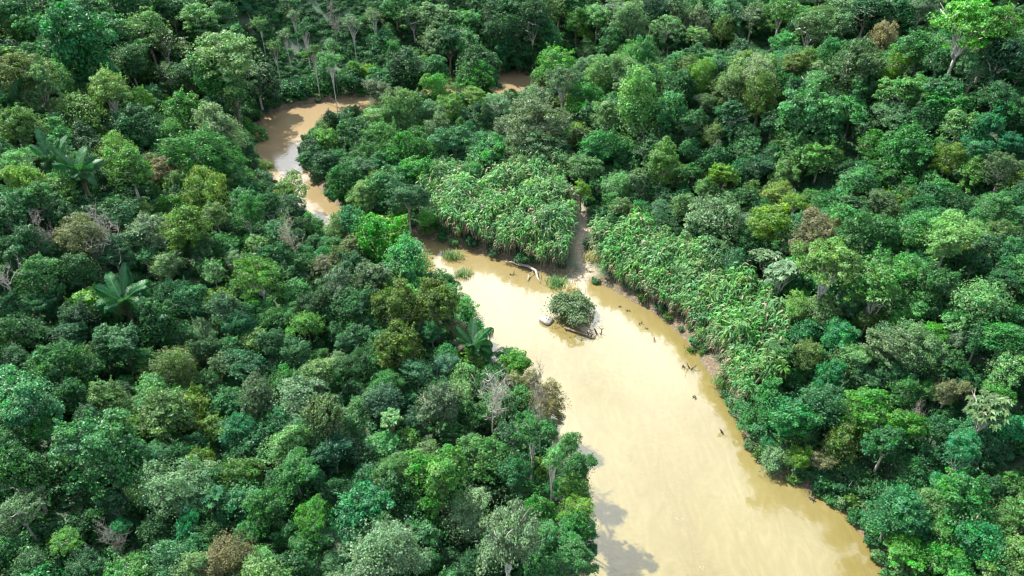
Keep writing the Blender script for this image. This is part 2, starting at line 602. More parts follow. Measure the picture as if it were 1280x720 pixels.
def cane_proto(seed, n=5, hgt=6.4):
    """A handful of tall canes with fans of arching strap leaves."""
    rng = np.random.default_rng(seed)
    mb = MB()
    for _ in range(n):
        b = np.r_[rng.normal(size=2) * 0.65, -0.2]
        h = hgt * rng.uniform(0.75, 1.15)
        tip = b + np.r_[rng.normal(size=2) * 0.45, h]
        mb.tube(branch_path(b, tip, rng, 3, 0.02), [0.03, 0.03, 0.02], 4, 1)
        k = rng.integers(13, 18)
        for j in range(k):
            f = rng.uniform(0.5, 1.0)
            s0 = b + (tip - b) * f
            a = rng.random() * 6.283
            d = np.array([math.cos(a), math.sin(a), 0])
            L = rng.uniform(1.1, 2.1)
            w = np.array([-d[1], d[0], 0]) * rng.uniform(0.085, 0.15)
            dry = (f < 0.68 and rng.random() < 0.7) or rng.random() < 0.03
            c = (rng.uniform(0.3, 1), 0.0 if dry else rng.uniform(0.3, 1), 0.0 if dry else 0.7)
            rise = rng.uniform(0.6, 2.4)
            p1 = s0 + d * L * 0.35 + [0, 0, L * 0.42 * rise]
            p2 = s0 + d * L * 0.75 + [0, 0, L * 0.35 * rise]
            p3 = s0 + d * L * 1.0 - [0, 0, L * 0.15]
            V = [s0 - w * .5, s0 + w * .5, p1 + w, p1 - w, p2 + w * .8, p2 - w * .8, p3 + w * .1, p3 - w * .1]
            mb.add(V, [(0, 1, 2, 3), (3, 2, 4, 5), (5, 4, 6, 7)], [c] * 3, 2 if dry else 0)
    return mb


# ------------------------------------------------------------------ valley: river outline, ground heights
OUTER = [(800, 84), (740, 88), (700, 90), (660, 91), (625, 93), (580, 99), (530, 106), (470, 117), (430, 123), (380, 131), (340, 141),
         (312, 153), (306, 170), (318, 195), (336, 220), (366, 255), (400, 285), (450, 312), (505, 335), (545, 368), (580, 405), (602, 440),
         (652, 480), (688, 525), (704, 570), (720, 640), (728, 720), (732, 800), (720, 1000)]
INNER = [(800, 100), (740, 108), (700, 115), (660, 121), (610, 125), (560, 128), (520, 128), (470, 137), (430, 146), (398, 160), (380, 176), (376, 195),
         (384, 216), (404, 238), (424, 258), (455, 277), (495, 291), (540, 300), (580, 310), (640, 328), (700, 344), (742, 352),
         (800, 378), (860, 420), (903, 488), (930, 548), (962, 590), (1010, 612), (1058, 640), (1090, 690), (1116, 722), (1160, 800), (1260, 1000)]
poly = [on_plane(*p)[:2] for p in OUTER] + [np.array([-8.0, -300.0]), np.array([75.0, -300.0])] + [on_plane(*p)[:2] for p in INNER[::-1]]
poly += [np.array([260.0, 285.0]), np.array([260.0, 305.0])]


def smooth_poly(P, it=2):
    P = np.array(P)
    for _ in range(it):
        Q = np.empty((2 * len(P), 2))
        nx = np.roll(P, -1, 0)
        Q[0::2] = 0.75 * P + 0.25 * nx
        Q[1::2] = 0.25 * P + 0.75 * nx
        P = Q
    return P


RIVER = smooth_poly(poly)


def river_distance(X, Y):
    """Signed distance to the river's edge: negative in the water."""
    x, y = X.ravel(), Y.ravel()
    best = np.full(x.shape, 1e9)
    inside = np.zeros(x.shape, bool)
    A, B = RIVER, np.roll(RIVER, -1, 0)
    for (ax, ay), (bx, by) in zip(A, B):
        dx, dy = bx - ax, by - ay
        t = np.clip(((x - ax) * dx + (y - ay) * dy) / (dx * dx + dy * dy + 1e-9), 0, 1)
        best = np.minimum(best, (x - ax - t * dx) ** 2 + (y - ay - t * dy) ** 2)
        if ay != by:
            c = ((ay > y) != (by > y)) & (x < (bx - ax) * (y - ay) / (by - ay) + ax)
            inside ^= c
    d = np.sqrt(best)
    return np.where(inside, -d, d).reshape(X.shape)


SLOPES = [((200, 650), .20), ((420, 560), .16), ((560, 470), .12), ((150, 350), .36), ((300, 300), .22), ((100, 100), .55), ((250, 60), .62),
          ((420, 40), .75), ((560, 30), .6), ((690, 20), .5), ((800, 40), .5), ((1000, 60), .58), ((1200, 60), .60), ((900, 180), .45),
          ((1150, 250), .55), ((1050, 400), .44), ((1200, 560), .45), ((1150, 680), .34), ((500, 200), .02), ((620, 160), .02),
          ((650, 270), .03), ((760, 260), .06), ((820, 310), .08), ((900, 400), .10), ((720, 160), .10), ((440, 190), .02), ((560, 250), .02)]
SP = np.array([on_plane(*p)[:2] for p, _ in SLOPES])
SV = np.array([s for _, s in SLOPES])
SAND = np.array([on_plane(*p)[:2] for p in [(716, 250), (724, 272), (731, 290), (724, 312), (728, 330), (738, 344), (715, 352), (704, 372), (712, 398), (738, 416)]])


def line_distance(X, Y, L):
    best = np.full(X.shape, 1e9)
    for (ax, ay), (bx, by) in zip(L[:-1], L[1:]):
        dx, dy = bx - ax, by - ay
        t = np.clip(((X - ax) * dx + (Y - ay) * dy) / (dx * dx + dy * dy + 1e-9), 0, 1)
        best = np.minimum(best, (X - ax - t * dx) ** 2 + (Y - ay - t * dy) ** 2)
    return np.sqrt(best)


def vnoise(X, Y, s, seed):
    r = np.random.default_rng(seed)
    z = np.zeros_like(X)
    for k in range(5):
        a, ph = r.random(2) * 6.283
        f = (0.6 + r.random()) / s
        z += np.sin((X * math.cos(a) + Y * math.sin(a)) * f * 2 + ph)
    return z / 5


def heights(X, Y):
    d = river_distance(X, Y)
    d = d + vnoise(X, Y, 5.0, 3) * 0.7 * (np.abs(d) < 30)
    w = 1.0 / (((X[..., None] - SP[:, 0]) ** 2 + (Y[..., None] - SP[:, 1]) ** 2) + 60.0) ** 1.6
    s = (w * SV).sum(-1) / w.sum(-1)
    bank = np.where(d < 0, np.maximum(d * 0.35, -2.5), 1.5 * (1 - np.exp(-np.maximum(d, 0) / 0.9)))
    hill = s * np.maximum(d - 3, 0)
    hill = 75 * (1 - np.exp(-hill / 75))
    z = bank + hill + np.clip(d / 25, 0, 1) * vnoise(X, Y, 22, 5) * 2.6 + np.clip((d - 12) / 40, 0, 1) * vnoise(X, Y, 44, 8) * 11.0 * np.clip(s / 0.2, 0, 1)
    ds = line_distance(X, Y, SAND)
    spit = np.clip(1 - ds / 3.2, 0, 1)
    z = np.where(ds < 3.2, np.where(d < 0, np.maximum(z, -0.9 + 1.25 * spit), z * (1 - 0.75 * spit) + 0.12 * spit), z)
    return z, d, ds


gx = np.r_[np.linspace(-2500, -260, 16)[:-1], np.arange(-260, 261, 1.25), np.linspace(260, 2500, 16)[1:]]
gy = np.r_[np.linspace(-900, -40, 10)[:-1], np.arange(-40, 401, 1.25), np.linspace(400, 3500, 18)[1:]]
GX, GY = np.meshgrid(gx, gy)
GZ, GD, GS = heights(GX, GY)


def ground(x, y):
    x, y = np.asarray(x, float), np.asarray(y, float)
    i = np.clip(np.searchsorted(gx, x) - 1, 0, len(gx) - 2)
    j = np.clip(np.searchsorted(gy, y) - 1, 0, len(gy) - 2)
    fx = np.clip((x - gx[i]) / (gx[i + 1] - gx[i]), 0, 1)
    fy = np.clip((y - gy[j]) / (gy[j + 1] - gy[j]), 0, 1)

    def lerp(G):
        return (G[j, i] * (1 - fx) + G[j, i + 1] * fx) * (1 - fy) + (G[j + 1, i] * (1 - fx) + G[j + 1, i + 1] * fx) * fy
    return lerp(GZ), lerp(GD), lerp(GS)


ny, nx = GX.shape
tm = MB()
ii = (np.arange(ny - 1)[:, None] * nx + np.arange(nx - 1)[None, :]).ravel()
tm.add(np.stack([GX, GY, GZ], -1).reshape(-1, 3), np.stack([ii, ii + 1, ii + nx + 1, ii + nx], 1))
tme = tm.mesh("terrain", [SOIL], True)
SCRUB_PX = [(330, -60), (470, -60), (465, 30), (458, 96), (400, 116), (345, 126), (312, 80)]
SCRUB = []
for p_ in SCRUB_PX:          # the cleared strip of slope, found where its outline meets the hillside
    d_ = ray(*p_)
    t_ = np.arange(60, 900, 0.5)
    P_ = CAM + t_[:, None] * d_
    k_ = int(np.argmax(P_[:, 2] <= np.maximum(ground(P_[:, 0], P_[:, 1])[0], 0)))
    SCRUB.append((P_[k_, 0], P_[k_, 1]))


def in_poly(x, y, P):
    inside = np.zeros(x.shape, bool)
    A = np.array(P)
    for (ax, ay), (bx, by) in zip(A, np.roll(A, -1, 0)):
        if ay != by:
            inside ^= ((ay > y) != (by > y)) & (x < (bx - ax) * (y - ay) / (by - ay) + ax)
    return inside


scrub = in_poly(GX, GY, SCRUB).astype(float)
att = tme.attributes.new("ground", 'FLOAT_COLOR', 'POINT')
bank_m = np.clip(1 - (np.abs(GD - 0.5) - 0.8) / 1.1, 0, 1)
sand_m = np.clip(1.1 - GS / 2.3, 0, 1)
att.data.foreach_set("color", np.stack([bank_m, sand_m, scrub, np.ones_like(scrub)], -1).astype(np.float32).ravel())


def link(name, me, parent=None, loc=(0, 0, 0)):
    o = bpy.data.objects.new(name, me)
    o.location = loc
    COL.objects.link(o)
    if parent:
        o.parent = parent
    return o


def tag(o, label, cat, group=None, kind=None):
    o['label'] = label
    if cat:
        o['category'] = cat
    if group:
        o['group'] = group
    if kind:
        o['kind'] = kind
    return o


tag(link("terrain", tme), "forested valley floor and steep hillsides with reddish river banks", "terrain", kind='structure')
wm = MB()
wm.add([(-400, -300, 0), (400, -300, 0), (400, 460, 0), (-400, 460, 0)], [(0, 1, 2, 3)])
tag(link("river", wm.mesh("river", [WATER])), "wide silty yellow brown river bending through the forest", "river", kind='structure')

# ------------------------------------------------------------------ what stands where: read off the photo tile by tile
# tile origin, then x y r kind colour (tile pixels, 2.977 to one photo pixel)
KINDS = dict(d='dome', i='lumpy', u='umbrella', f='feathery', o='sparse', c='cecropia', t='tower', b='bush', n='bare', s='slender', p='palm', k='fern')
TILES = {
 (0, 0): """60 40 75 d D;190 20 70 i G;330 40 75 d G;60 115 60 i L;285 175 130 d D;420 110 80 d B;540 110 80 i P;610 165 80 o P;480 225 70 d D;
 740 65 75 u P;640 60 60 i D;840 205 140 u S;900 285 100 u S;890 370 85 t G;60 255 110 u O;210 290 70 f P;400 325 85 u O;520 380 60 d Y;300 430 95 d O;
 60 470 85 d O;150 340 80 f P;500 470 90 i D;560 510 60 d D;690 430 90 i L;780 420 60 d D;820 490 90 i P;650 500 60 f P;960 540 95 o P;760 560 110 i G;
 430 560 80 f Y;60 610 70 u P;110 690 80 i Y;480 640 80 i L;610 640 60 f W;670 680 60 i P;770 690 75 d Y;880 660 60 d P;1150 685 80 u Y;1130 460 75 i G;
 1160 540 70 d D;1230 445 60 i D;965 90 30 s P;1020 180 40 s P;1180 230 40 s P;1090 60 30 s S;1240 60 45 n W;1130 110 40 s G;1230 170 40 s G;1060 130 35 s S;
 1000 365 65 b D;1090 330 70 b D;1200 310 70 b D;930 440 55 b D;560 40 70 i D;830 60 60 d D;760 130 60 i D;700 300 80 f D;620 260 50 u S;640 340 45 b D;
 480 30 80 i D;260 60 60 f S;130 110 60 i G;330 110 60 f D;20 195 35 c P;20 60 50 i D;600 20 60 d D;150 250 50 i G;850 130 60 d G;930 170 50 i G""",
 (300, 60): """60 120 80 i D;290 40 45 s P;120 150 60 b D;205 130 65 b D;310 135 70 b D;420 130 65 b D;510 110 60 i B;560 135 65 i B;640 110 65 i D;720 70 65 d D;
 880 50 85 i D;570 30 50 i G;430 75 35 d L;1175 50 75 u L;1120 110 45 i L;1200 120 65 u S;520 165 55 f S;560 210 60 f S;660 200 60 i G;740 150 60 f L;
 780 220 60 f L;880 115 75 f G;868 172 50 u Y;960 185 120 u S;1090 200 85 u S;1100 285 120 u S;1090 355 110 u S;1000 285 65 u S;700 240 50 i B;590 260 80 f P;
 500 280 70 f P;400 240 60 i D;230 280 60 i G;320 350 60 i L;270 400 70 i D;430 330 80 i G;540 340 75 i G;620 390 80 i G;720 390 50 f P;800 360 85 i B;
 920 410 90 d G;1040 450 65 i B;440 460 60 i B;390 500 75 i D;560 500 80 i G;660 480 80 i G;620 570 70 i D;740 600 75 b D;430 575 60 i P;360 640 70 i P;
 450 650 65 d T;600 620 50 d L;560 690 70 i L;140 690 55 i B;1270 330 50 d Y;1250 450 55 f S;1270 540 40 f Y;330 560 40 b D;850 490 60 i G;910 280 60 b D;
 340 270 50 i D;470 400 60 i G;740 310 60 f S;760 440 45 i D;1190 330 70 i G;1180 400 60 d D;520 430 50 i B;250 440 40 i D;320 440 60 i D;1060 60 50 i D;
 960 90 40 b D;1000 40 60 i D;810 30 70 i D;180 60 60 i G;20 230 40 b D""",
 (430, 0): """200 30 55 i G;260 70 60 i S;340 70 75 i S;330 165 65 i S;440 90 70 i G;450 165 70 i G;520 225 60 d G;230 250 80 d D;340 240 60 d D;150 260 60 b D;60 200 40 i L;
 560 60 65 i D;640 50 80 i D;600 130 70 i D;700 100 70 t D;740 45 70 i O;640 190 45 b D;870 80 50 d L;940 60 60 i P;1000 60 60 i S;895 130 35 i Y;1060 110 90 f S;
 1200 100 65 u P;1050 215 60 i P;1130 240 50 t G;890 255 50 f P;960 270 55 f P;900 360 60 i G;865 400 45 i L;1040 280 70 f P;1140 320 70 i G;1090 300 25 i Y;
 1060 410 60 f O;1210 410 75 d G;980 450 65 i P;860 490 45 d Y;900 510 60 i D;960 540 75 i G;1100 480 85 t P;900 630 60 i P;1180 625 65 t L;1240 655 50 d O;1020 690 65 f S;
 1100 690 60 i S;70 60 50 i D;420 20 60 i D;520 20 60 d D;800 30 60 i D;850 20 60 i G;1150 30 70 i D;1230 30 60 i S;1000 150 55 i D;760 140 60 i D;
 1240 250 50 i G;1250 330 60 d D;930 430 50 i D;1140 560 70 i D;1050 560 60 i G;1190 500 60 i D;140 150 45 i D;30 90 40 s S;110 60 40 s S""",
 (850, 0): """60 70 55 i S;170 50 70 i S;270 60 60 i S;380 40 75 u L;470 90 80 u P;360 150 55 u G;520 50 55 u P;590 120 70 i S;600 40 60 i S;700 70 80 i D;800 60 80 i D;
 750 150 60 f W;900 60 75 f S;1065 85 145 u L;1180 95 90 u L;1180 230 80 i D;900 190 75 i G;1100 260 60 i S;650 260 110 i P;810 240 60 f Y;60 130 50 i P;160 110 55 f O;
 200 180 60 i D;90 270 55 f O;180 340 75 f P;290 270 70 i S;300 350 80 f O;90 385 45 f S;40 460 60 i G;120 500 50 f O;200 440 65 i B;510 300 65 u G;470 440 110 i G;
 640 420 65 i G;680 340 70 i B;800 360 80 i P;880 350 70 f P;800 430 70 i B;980 340 65 i B;990 400 80 i G;400 500 60 f P;430 560 75 i P;520 600 80 i P;720 545 60 d L;
 840 550 100 i G;670 670 75 i G;800 640 80 i G;1040 490 70 i P;1130 480 65 i T;1220 540 60 i T;1100 580 60 i T;1080 640 60 i P;1000 590 60 f Y;1200 640 65 i S;1270 670 45 i Y;
 160 660 60 i Y;40 650 55 i G;300 620 65 i B;240 570 60 i G;390 650 60 i P;580 370 70 i D;1250 160 60 i G;1250 30 50 k G;60 20 50 i G;1180 350 70 i D;1230 420 60 i D;
 560 200 60 d D;440 350 60 i D;350 450 60 i D;560 520 60 i D;900 450 60 i D;700 480 50 i D;960 240 60 i D;600 260 50 i D;250 500 50 i D;40 560 50 i B;130 590 50 i D""",
 (0, 240): """60 40 75 i D;150 40 80 d G;30 100 70 i D;90 205 80 i D;310 170 90 f W;395 150 95 n S;550 150 80 i S;640 60 55 i L;760 20 80 d Y;690 135 90 d Y;800 90 60 i O;
 830 200 60 i G;920 110 55 t G;535 235 45 u T;460 400 130 p D;620 275 60 i S;640 380 60 i D;700 420 70 i D;790 295 60 o P;870 250 45 u P;960 320 105 u O;970 200 50 i P;
 1040 160 55 i B;1090 170 60 n Y;1200 270 55 o W;1255 340 80 o S;1260 100 65 i P;840 440 70 i B;900 500 60 d T;960 460 60 i G;1020 470 55 i G;1080 480 60 i G;1140 490 65 i L;
 90 520 80 i D;250 530 60 i D;300 480 70 i D;450 560 85 i D;380 600 60 i D;150 320 85 d G;590 500 80 i D;660 530 65 d D;650 650 85 f O;760 520 60 f S;930 660 80 i B;
 1180 680 75 i P;190 640 90 i D;50 620 60 d D;520 510 30 k L;250 510 40 k D;150 140 50 n S;10 300 70 n P;480 190 60 i D;880 380 50 d D;1170 430 60 i D;1220 470 50 i D;
 1030 250 60 i D;740 210 55 i D;570 380 50 d D;290 290 70 i D;420 230 60 i D;770 600 60 i D;850 580 55 i G;1020 570 60 d D;1100 600 60 i D;530 620 50 i G;320 650 60 i D;
 1000 60 60 i D;900 40 60 i G;1080 60 55 i D;230 90 60 d D;130 430 60 i D;1260 250 50 i O;1260 440 50 i D;1130 270 50 i G;40 440 60 d D""",
 (430, 240): """50 40 60 i P;60 130 60 d T;210 90 45 d L;120 180 90 d L;240 260 95 d G;270 150 35 i L;100 330 80 i S;60 430 80 i D;180 370 60 i P;200 440 90 i O;340 420 85 i O;
 440 420 55 f O;130 480 60 i B;400 345 55 f G;520 350 45 o G;550 415 45 o G;520 485 60 d G;330 540 40 t T;480 565 105 p D;60 650 70 f D;200 600 95 i O;470 620 50 d Y;
 380 660 65 i B;600 610 50 i T;690 635 60 d L;760 700 45 f W;300 500 50 f S;20 280 60 i D;40 540 60 i D;130 560 55 i D;270 670 60 i D;420 510 45 f W;560 680 45 i G;640 700 40 o W;
 300 330 50 i G;30 220 50 i W""",
 (850, 240): """140 90 120 i S;340 120 80 d Y;430 30 45 u Y;500 175 90 f W;560 130 45 f W;685 180 90 i G;870 140 80 i G;1010 165 110 f P;1150 60 60 i G;1240 100 65 d G;1230 230 65 i T;
 560 270 130 u P;330 250 70 c S;380 300 60 c S;120 250 65 i B;200 260 60 i D;740 330 110 i G;880 300 65 i G;730 390 60 c P;830 260 45 d G;950 350 80 i G;870 420 65 i G;820 480 50 d L;
 710 490 55 f O;800 560 80 i S;900 590 95 f P;940 520 50 i L;1120 410 110 i P;530 440 70 i S;440 440 60 f P;590 530 70 i T;470 520 50 d T;480 600 55 d O;640 620 80 i P;
 380 600 60 i G;420 690 60 b G;1200 560 80 i G;1220 660 80 i P;1040 470 55 d G;700 690 60 i B;1000 640 60 i G;560 350 60 i D;640 400 60 i B;270 190 60 i D;1090 280 60 i D;
 1200 330 60 i D;1120 540 60 i D;560 690 60 i T;300 690 40 b P;250 330 50 b D;460 350 50 i D;800 680 60 i D;1050 700 60 i D;960 440 50 i D;740 250 60 i D;640 60 60 i D;
 760 40 60 i S;560 40 60 i D;900 60 60 i D;1020 40 60 i D;240 30 60 d D;40 230 45 b D""",
 (0, 480): """100 60 110 i B;160 170 60 d G;420 80 70 i P;600 115 115 i O;780 100 45 k T;880 190 80 i T;970 130 60 k G;960 40 75 i S;1120 60 100 i S;1210 130 90 i P;370 260 150 i G;
 100 360 110 i D;640 390 130 f S;745 310 65 d Y;890 340 75 d O;780 430 60 c T;1060 250 90 i S;1100 330 80 i G;1240 250 70 i D;1010 460 80 i G;1160 490 75 u L;1140 620 70 i G;
 860 640 100 f W;970 660 60 i P;60 475 90 u S;240 585 60 u L;520 680 60 i L;640 650 90 i B;410 560 60 n W;780 570 60 i G;1240 680 65 f S;120 690 80 i D;250 60 60 i D;
 330 130 50 i D;720 220 50 i D;280 440 60 i D;430 460 60 i D;1080 560 50 i D;920 560 55 i D;690 560 50 t T;40 240 70 i D;200 310 60 i D;850 60 60 i D;1030 370 50 i D;
 330 690 70 i D;20 580 60 f S;580 270 60 i B;1260 400 60 i D""",
 (430, 480): """30 150 75 i G;545 50 95 n P;150 60 70 i B;350 75 90 i S;175 130 45 c P;230 200 55 i L;735 50 70 n W;810 70 70 f W;700 165 85 o G;540 275 100 i P;360 350 110 i L;180 330 75 f P;
 60 480 110 d T;450 480 100 f S;610 560 140 u S;150 630 150 f S;860 370 50 i L;870 470 70 f Y;880 525 55 f O;720 480 65 i G;750 570 65 i G;830 610 70 i G;860 670 75 i G;780 280 50 o P;
 470 130 65 i D;420 190 60 i D;270 130 50 i D;620 190 60 d D;640 330 60 i D;560 390 60 d D;260 480 60 i D;310 660 60 i D;480 660 50 i D;720 660 60 i D;760 700 60 i D;
 650 400 50 k G;300 250 50 i P;80 350 60 i D;80 260 60 i D""",
 (850, 480): """250 120 65 b G;330 70 70 i G;420 120 100 i T;540 80 90 i B;690 90 90 d L;640 150 60 d L;850 170 80 i L;770 225 90 d D;600 230 80 i O;440 285 50 f Y;520 280 50 f W;430 200 60 d G;
 350 280 65 b S;330 230 45 b T;530 330 65 b D;650 330 90 b D;1030 280 60 t T;960 370 45 i T;1140 100 80 c S;1180 40 55 i L;1000 30 60 f W;870 110 50 n W;1150 230 80 i D;
 950 180 60 i D;770 480 105 d T;790 630 70 i L;930 440 60 i P;1060 450 110 i G;1160 400 55 d D;1240 370 45 i L;1220 500 85 f P;1000 560 75 i G;960 650 80 i L;1130 600 90 i T;1220 650 90 i P;
 870 410 45 d G;880 540 60 i T;850 330 60 i D;900 280 60 i D;1230 170 60 i T;1080 180 60 i D;700 410 50 b D;1040 700 60 i G;480 190 50 i B""",
}
SK = 1280 / 430.0
EXTRA = [  # photo pixels: x y r kind colour
 (62, 198, 30, 'palm', 'D'), (98, 212, 36, 'palm', 'D'), (6, 126, 30, 'palm', 'G'), (835, 58, 15, 'fern', 'P'),
 (800, 355, 17, 'bush', 'G'), (652, 321, 13, 'bush', 'D'), (588, 300, 12, 'bush', 'D'), (619, 312, 12, 'bush', 'D'), (624, 232, 15, 'bush', 'D'), (645, 216, 20, 'lumpy', 'S'),
 (826, 318, 14, 'bush', 'B'), (883, 322, 18, 'lumpy', 'B'), (550, 262, 14, 'bush', 'D'), (713, 388, 27, 'bush', 'W'),
 (728, 560, 17, 'lumpy', 'G'), (734, 592, 21, 'lumpy', 'G'), (741, 626, 21, 'lumpy', 'O'), (744, 662, 23, 'lumpy', 'G'), (742, 702, 24, 'lumpy', 'D')]
catalog = []
for (x0, y0), txt in TILES.items():
    for ent in txt.replace('\n', ' ').split(';'):
        a = ent.split()
        catalog.append((x0 + float(a[0]) / SK, y0 + float(a[1]) / SK, float(a[2]) / SK, KINDS[a[3]], a[4]))
catalog = EXTRA + catalog

PALETTE = {
 'D': (.037, .108, .044), 'G': (.060, .172, .060), 'B': (.060, .158, .074), 'T': (.048, .168, .074), 'L': (.082, .212, .056),
 'O': (.082, .150, .048), 'Y': (.110, .200, .054), 'S': (.112, .190, .098), 'P': (.112, .218, .090), 'W': (.145, .158, .084)}

# ------------------------------------------------------------------ shared shapes
CR = {}
for kind, seeds in dict(dome=6, lumpy=12, umbrella=5, feathery=6, sparse=4, cecropia=3, tower=3, bush=4).items():
    CR[kind] = [crown(kind, 100 + 17 * s).mesh(kind + "_crown", [LEAF]) for s in range(seeds)]
TRK = {k: [trunk(k, s).mesh("trunk", [BARK], True) for s in range(3)] for k in ('dome', 'umbrella', 'sparse')}
BARE = [(bare(s, 'trunk').mesh("bare_trunk", [BARK], True), bare(s, 'branches').mesh("bare_branches", [BARK], True)) for s in range(4)]
FRONDS = [frond_mesh(s, a) for s, a in enumerate((0.35, 0.55, 0.75, 0.95))]
pt = MB()
pt.tube(branch_path((0, 0, -0.1), (0, 0, 1.0), RNG, 6, 0.01), [0.16, 0.12, 0.11, 0.11, 0.12, 0.13], 8)
PALM_TRUNK = pt.mesh("palm_trunk", [BARK], True)
CROWN_H = dict(dome=(1.3, 1.0), lumpy=(1.35, 1.0), umbrella=(1.7, 1.8), feathery=(1.35, 1.0), sparse=(1.9, 1.8), cecropia=(1.9, 2.2), tower=(1.6, 0.5),
               bush=(0.35, 0.1), bare=(2.2, 2.0), slender=(3.0, 3.0), palm=(0.8, 1.6), fern=(1.0, 2.2))


GROW = 1.04


def settle(px, py, rp, kind):
    """Follow the sight line down to where a plant of this apparent size stands on the ground."""
    a, b = CROWN_H[kind]
    d = ray(px, py)
    t = np.arange(40, 520, 0.4)
    P = CAM + t[:, None] * d
    g, dist, _ = ground(P[:, 0], P[:, 1])
    Rm = GROW * rp * t / F
    low = 0.55 if (370 < px < 720 and 118 < py < 250) else (2.3 if (670 < px < 775 and py > 545) else (1.4 if (630 < px < 775 and py > 480) else 1.0))     # regrowth on the flat inside of the bend
    hc = (a * Rm + b) * low * (0.8 + 0.55 * ((px * 7.3 + py * 3.7) % 1.0))
    ok = P[:, 2] - np.maximum(g, 0) - hc <= 0
    if not ok.any():
        return None
    k = int(np.argmax(ok))
    return P[k, 0], P[k, 1], float(g[k]), float(Rm[k]), float(hc[k]), float(dist[k]), float(t[k])


# stretches of water the photo shows: no crown may hang across them
WATER_SEEN = [[(312, 158), (322, 150), (345, 139), (400, 128), (462, 119), (462, 126), (420, 134), (398, 142), (380, 150), (362, 162), (372, 180), (376, 212), (352, 208), (336, 178)],
              [(394, 242), (424, 246), (424, 260), (404, 266)], [(508, 112), (533, 108), (530, 115), (512, 118)], [(624, 93), (667, 92), (660, 104), (624, 105)],
              [(540, 306), (640, 332), (742, 356), (800, 384), (855, 425), (900, 490), (925, 550), (960, 600), (1010, 630), (1060, 655), (1080, 700), (1100, 722), (762, 722), (752, 680),
               (742, 600), (716, 530), (722, 505), (690, 470), (655, 440), (632, 400), (600, 352), (560, 325)]]


def px_in(px, py, P):
    c = False
    for (ax, ay), (bx, by) in zip(P, P[1:] + P[:1]):
        if (ay > py) != (by > py) and px < (bx - ax) * (py - ay) / (by - ay) + ax:
            c = not c
    return c


WPX = np.array([(x, y) for P in WATER_SEEN for x in np.arange(300, 1110, 4.0) for y in np.arange(90, 724, 4.0) if px_in(x, y, P)])


def covers_water(px, py, r):
    return int(((WPX[:, 0] - px) ** 2 + (WPX[:, 1] - py) ** 2 < r * r).sum())


placed = []       # px py rp kind colour x y z R hc depth
for (px, py, rp, kind, c) in catalog:
    clash = False
    for q in placed:
        dd = math.hypot(px - q['px'], py - q['py'])
        if dd < 0.5 * max(rp, q['rp']) and q['kind'] not in ('bare', 'slender', 'palm', 'fern') and kind not in ('bare', 'slender', 'palm', 'fern'):
            clash = True
    if clash:
        continue
    s = settle(px, py, rp, kind)
    if s is None:
        continue
    x, y, z, Rm, hc, dist, t = s
    if kind not in ('slender', 'bare', 'bush') and in_poly(np.array([x]), np.array([y]), SCRUB)[0]:
        continue
    island = (px, py) == (713, 388)
    if dist < (0.3 if kind == 'bush' else 0.8) and not island:
        # pull a plant that would stand in the water back onto its bank
        for _ in range(30):
            e = 1.0
            gxp = (ground(x + e, y)[1] - ground(x - e, y)[1])
            gyp = (ground(x, y + e)[1] - ground(x, y - e)[1])
            nrm = math.hypot(gxp, gyp) + 1e-6
            x += 0.6 * gxp / nrm
            y += 0.6 * gyp / nrm
            g, dist, _ = ground(x, y)
            if dist > 0.8:
                break
        z = float(g)
    if not island and kind not in ('bare', 'slender', 'palm'):
        cxp, cyp, cw = project(np.array([x, y, z + hc]))
        k = 1.0
        while k > 0.45 and covers_water(cxp, cyp, Rm * k * F / cw * 0.88) > 2:
            k -= 0.08
        if k <= 0.45:
            continue
        Rm *= k
        hc *= max(k, 0.75)
    placed.append(dict(px=px, py=py, rp=rp, kind=kind, c=c, x=float(x), y=float(y), z=float(z), R=Rm, hc=hc, t=t))

# ------------------------------------------------------------------ labels
MARKS = [
 (155, 372, "the giant palm with tent-like fronds"), (80, 205, "the pair of big hillside palms"), (590, 431, "the palm leaning over the river"),
 (322, 347, "the yellowish flat crown on white trunk"), (135, 285, "the tall leaning bare tree"), (662, 340, "the pale driftwood log"),
 (728, 310, "the sandy creek mouth"), (640, 265, "the inner-bend cane thicket"), (880, 380, "the long bank cane thicket"),
 (1018, 297, "the pinkish dry crown"), (1209, 28, "the tallest lime emergent tree"), (695, 77, "the bright tree at the upstream gap"),
 (320, 158, "the tightest river bend"), (405, 45, "the brown scrub slope"), (613, 492, "the whitish bare tree"),
 (632, 665, "the big silver spreading crown"), (1109, 641, "the blue-green crown over the bank"), (1082, 510, "the vivid lime tree by the river"),
 (390, 645, "the small vivid lime canopy"), (289, 695, "the biggest brownish feathery crown"), (0, 720, "the bottom-left corner"),
 (1280, 720, "the bottom-right corner"), (0, 0, "the top-left corner"), (1280, 0, "the top-right corner"), (94, 60, "the big dark dome on the ridge"),
 (640, 125, "the inner-bend silver canopy"), (609, 198, "the tree with orange top"), (897, 270, "the large silver-white crown"),
 (985, 35, "the twin slender-trunked trees"), (1189, 294, "the wide pale feathery tree"), (1196, 577, "the teal vine-clad column"),
 (386, 232, "the yellow crown over the upstream reach"), (480, 305, "the pair of bright domes"), (124, 566, "the broadest mid green crown"),
 (270, 75, "the wide silver umbrella tree"), (215, 610, "the vine-hung grey-green tree"), (500, 690, "the pale feathery crown by the frame bottom"),
 (820, 200, "the vine-draped column"), (640, 5, "the middle of the top edge"), (1280, 360, "the middle of the right edge"), (0, 360, "the middle of the left edge")]
COLW = dict(D='dark green', G='medium green', B='bluish green', T='teal green', L='bright lime green', O='olive green', Y='yellow green', S='silvery grey-green', P='pale green', W='brownish grey')
